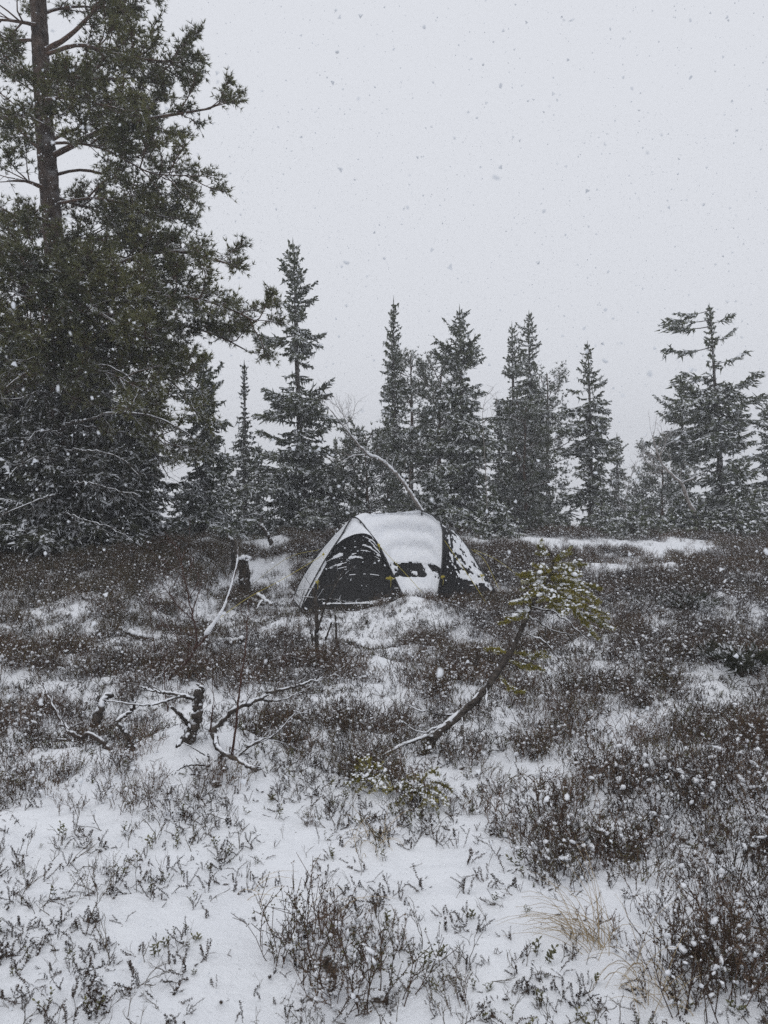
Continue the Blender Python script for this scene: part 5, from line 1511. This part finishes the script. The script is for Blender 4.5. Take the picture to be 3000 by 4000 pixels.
# roof behind the ridge, down to the back pole
S = coons(ridge, p4[8:44], np.array([ridge[0], (ridge[0] + p4[8]) / 2 + np.array([0, 0, 0.04]), p4[8]]), np.array([ridge[-1], (ridge[-1] + p4[43]) / 2 + np.array([0, 0, 0.03]), p4[43]]), 50, 24, 0.0)
roof = panel('roof', S); snow_on(roof, S, np.full((24, 50), 0.3), 0.018)
# right end: roof corner and door
rt = np.array([C(1096, 240, 11.86), C(1115, 250, 12.05), C(1140, 256, 12.3), C(1166, 270, 12.55)])
S = coons(np.array([C(1069, 648, 11.60), C(1180, 655, 11.62), C(1300, 655, 11.72), C(1424, 648, 11.98)]), np.array([C(1102, 285, 11.82), C(1130, 278, 12.05), C(1170, 282, 12.3), C(1192, 300, 12.44)]), p2[52:70][::-1], p3[17:40][::-1], 80, 70, 0.02)
rd = panel('end_door', S, 'black end panel mottled with stuck snow')
vv, uu = np.meshgrid(np.linspace(0, 1, 70), np.linspace(0, 1, 80), indexing='ij')
nz_ = fbm(uu * 16, vv * 22, 4, 44)
tri = sstep(0.10, 0.24, uu) * sstep(0.12, 0.2, vv + 0.25 * (uu - 0.75)) * sstep(0.97, 0.86, vv)
m = nz_ - 0.74 + 0.26 * tri + 0.10 * sstep(0.45, 0.8, uu) * sstep(0.2, 0.35, vv) + 0.12 * sstep(0.5, 0.9, vv) * sstep(0.2, 0.6, uu)
snow_on(rd, S, m, 0.010)
S = coons(np.array([C(1102, 285, 11.82), C(1130, 278, 12.05), C(1170, 282, 12.3), C(1192, 300, 12.44)]), rt, np.array([C(1102, 285, 11.82), C(1096, 240, 11.86)]), np.array([C(1192, 300, 12.44), C(1180, 288, 12.5), C(1166, 270, 12.55)]), 20, 8)
vent = panel('vent_hood', S)
S = coons(rt, np.array([ridge[-1], C(1095, 236, 12.3), p4[43]]), np.array([rt[0], ridge[-1]]), np.array([rt[-1], p4[43]]), 16, 12)
corner = panel('roof_corner', S); snow_on(corner, S, np.full((12, 16), 0.3), 0.018)
# back, down to the snow
low = p4.copy(); low[:, 1] += 0.35; low[:, 2] = ground_z(low[:, 0], low[:, 1]) - 0.03
S = np.stack([low * (1 - t_) + p4 * t_ for t_ in np.linspace(0, 1, 14)], 0)
bk = panel('back_wall', S); snow_on(bk, S, np.full((14, 50), 0.2), 0.012)
e0 = p3[17:40][::-1]; e1 = np.array([p4[49], (p4[49] + p4[43]) / 2, p4[43]])
S = coons(np.array([gfoot(p3[39]), gfoot((p3[39] + p4[49]) / 2), gfoot(p4[49])]), np.array([p3[17], (p3[17] + p4[43]) / 2, p4[43]]), e0, e1, 16, 20)
ew = panel('end_wall', S); snow_on(ew, S, np.full((20, 16), 0.2), 0.012)


def pole(path, rad=0.011):
    q = np.vstack([gfoot(path[0], 0.05), path, gfoot(path[-1], 0.05)])
    mb = MB(); tube(mb, q - TC, rad, 8, 0, 0.0)
    return mb.build('pole', M['pole'], tent, smooth=True)


off = np.array([0, -0.035, 0.02])
pole(p1 + off); pole(p2 + off); pole(p3 + off); pole(p4 + np.array([0, 0.03, 0.02]))
# clips that hang the fly from the poles
for pth, ks in ((p1, (6, 12, 17, 21, 25, 33, 37, 42)), (p2, (5, 10, 14, 18, 30, 40, 46, 52, 57)), (p3, (14, 19, 24, 29, 34))):
    for k in ks:
        a_ = pth[k] + off; b_ = pth[k] + np.array([0.0, 0.03, -0.05])
        mb = MB(); segs(mb, [a_ - TC, (a_ + b_) / 2 - TC], [(a_ + b_) / 2 - TC, b_ - TC], [0.016, 0.010], [0.010, 0.016], 5)
        mb.build('clip', M['pole'], tent)
# pole tip spikes and guy lines
GUY = [[(722, 345, 11.55), (980, 628, 10.85), (1112, 872, 9.75)], [(1110, 318, 11.76), (1322, 632, 11.2), (1380, 745, 10.8)],
       [(402, 400, 11.5), (160, 545, 11.1), (-60, 665, 10.7), (-300, 800, 10.0)], [(372, 372, 12.6), (180, 425, 13.0), (-60, 470, 13.6)],
       [(1268, 370, 12.3), (1350, 440, 12.2), (1450, 512, 12.1)], [(1285, 372, 12.6), (1430, 440, 12.9), (1582, 502, 13.2)]]
r = np.random.default_rng(3)
for pts in GUY:
    P = np.array([C(*p) for p in pts]); P[-1] = gfoot(P[-1], -0.02)
    p = smooth_path(P, 20)
    mb = MB(); tube(mb, p - TC, 0.0032, 5, 0, 0)
    mb.build('guy_line', M['guy_line'], tent, smooth=True)
for (cx, cyy, Yk, sc) in [(790, 540, 11.32, 1.0), (360, 560, 11.25, 0.9), (1098, 535, 11.6, 0.9), (1330, 525, 12.0, 0.8), (395, 400, 11.4, 0.5), (290, 540, 12.7, 0.6), (722, 345, 11.5, 0.6)]:
    c = C(cx, cyy, Yk); mb = MB()
    for k in range(3):
        w = r.normal(size=(9, 3)) * np.array([0.022, 0.008, 0.016]) * sc
        tube(mb, smooth_path(c + w, 30) - TC, 0.0036, 4, 0, 0)
    tube(mb, smooth_path([c, c + np.array([0.012, -0.01, -0.06 * sc]), c + np.array([0.006, -0.012, -0.13 * sc])], 8) - TC, 0.0034, 4, 0, 0)
    mb.build('cord_bundle', M['guy_line'], tent)

# ------------------------------------------------------------------ falling snow and the grey air
r = np.random.default_rng(99)
N = 42000
y = 1.2 + (23 - 1.2) * r.random(N) ** 0.62
x = (r.random(N) * 2 - 1) * (0.56 * y + 0.5)
z = EYE + (r.random(N) * 1.42 - 0.72) * y
ok = z > ground_z(x, y) + 0.15
P = np.stack([x, y, z], 1)[ok]
sz = (0.0022 + 0.0022 * r.random(len(P)) ** 2) * (1 + 0.9 * (r.random(len(P)) < 0.05))
y2 = 1.2 + 4.5 * r.random(1100) ** 0.8
P2 = np.stack([(r.random(1100) * 2 - 1) * 0.56 * y2, y2, EYE + (r.random(1100) * 1.36 - 0.68) * y2], 1)
P2 = P2[P2[:, 2] > ground_z(P2[:, 0], P2[:, 1]) + 0.2]
y4 = 11.0 + 12.0 * r.random(34000)
P4 = np.stack([(r.random(34000) * 2 - 1) * 0.55 * y4, y4, EYE + (r.random(34000) * 0.72 - 0.20) * y4], 1)
P4 = P4[P4[:, 2] > ground_z(P4[:, 0], P4[:, 1]) + 0.3]
PF = np.concatenate([P, P4]); SF = np.concatenate([sz, 0.0030 + 0.0025 * r.random(len(P4))])
mb = MB()
tet = np.array([[1, 1, 1], [1, -1, -1], [-1, 1, -1], [-1, -1, 1]], float)      # tiny four-sided flakes
qa = unit(r.normal(size=(len(PF), 3))); qb, qc = frames(qa)
VF = np.einsum('nij,njk->nik', tet[None] * (0.55 + 0.5 * r.random((len(PF), 4, 1))), np.stack([qa, qb, qc], 1)) * SF[:, None, None] + PF[:, None, :]
mb.add(VF.reshape(-1, 3), (np.arange(len(PF))[:, None, None] * 4 + np.array([[0, 1, 2], [0, 3, 1], [0, 2, 3], [1, 3, 2]])[None]).reshape(-1, 3))
y3 = 0.65 + 1.8 * r.random(280)
P3 = np.stack([(r.random(280) * 2 - 1) * 0.52 * y3, y3, EYE + (r.random(280) * 1.2 - 0.42) * y3], 1)
lumps(mb, P3, 0.0014 + 0.0024 * r.random(len(P3)) ** 2, 0, r, 1.0)
lumps(mb, P2, 0.0022 + 0.0022 * r.random(len(P2)) ** 2, 0, r, 1.0)
fs = mb.build('falling_snow', M['flake'])
tag(fs, 'countless small snowflakes drifting down through the air', 'snowfall', kind='stuff')

hz = MB()
hx, hy0, hy1, hz0, hz1 = 122.0, -32.0, 122.0, -18.0, 15.0
hv = np.array([[sx * hx, yy, zz] for zz in (hz0, hz1) for yy in (hy0, hy1) for sx in (-1, 1)])
hz.add(hv, [[0, 2, 3, 1], [4, 5, 7, 6], [0, 1, 5, 4], [2, 6, 7, 3], [0, 4, 6, 2], [1, 3, 7, 5]])
hm = bpy.data.materials.new('haze'); hm.use_nodes = True
hn = hm.node_tree.nodes; hn.clear()
ho = hn.new('ShaderNodeOutputMaterial'); pv = hn.new('ShaderNodeVolumePrincipled')
pv.inputs['Color'].default_value = (0.93, 0.94, 0.97, 1)
pv.inputs['Density'].default_value = 0.0043
hm.node_tree.links.new(pv.outputs[0], ho.inputs['Volume'])
haze = hz.build('haze', hm)
tag(haze, 'pale grey snow haze that dims the farther trees', 'haze', kind='stuff')

if __name__ == '__main__':
    print('heath clumps', N_HEATH, 'faces', sum(len(m_.polygons) for m_ in bpy.data.meshes))
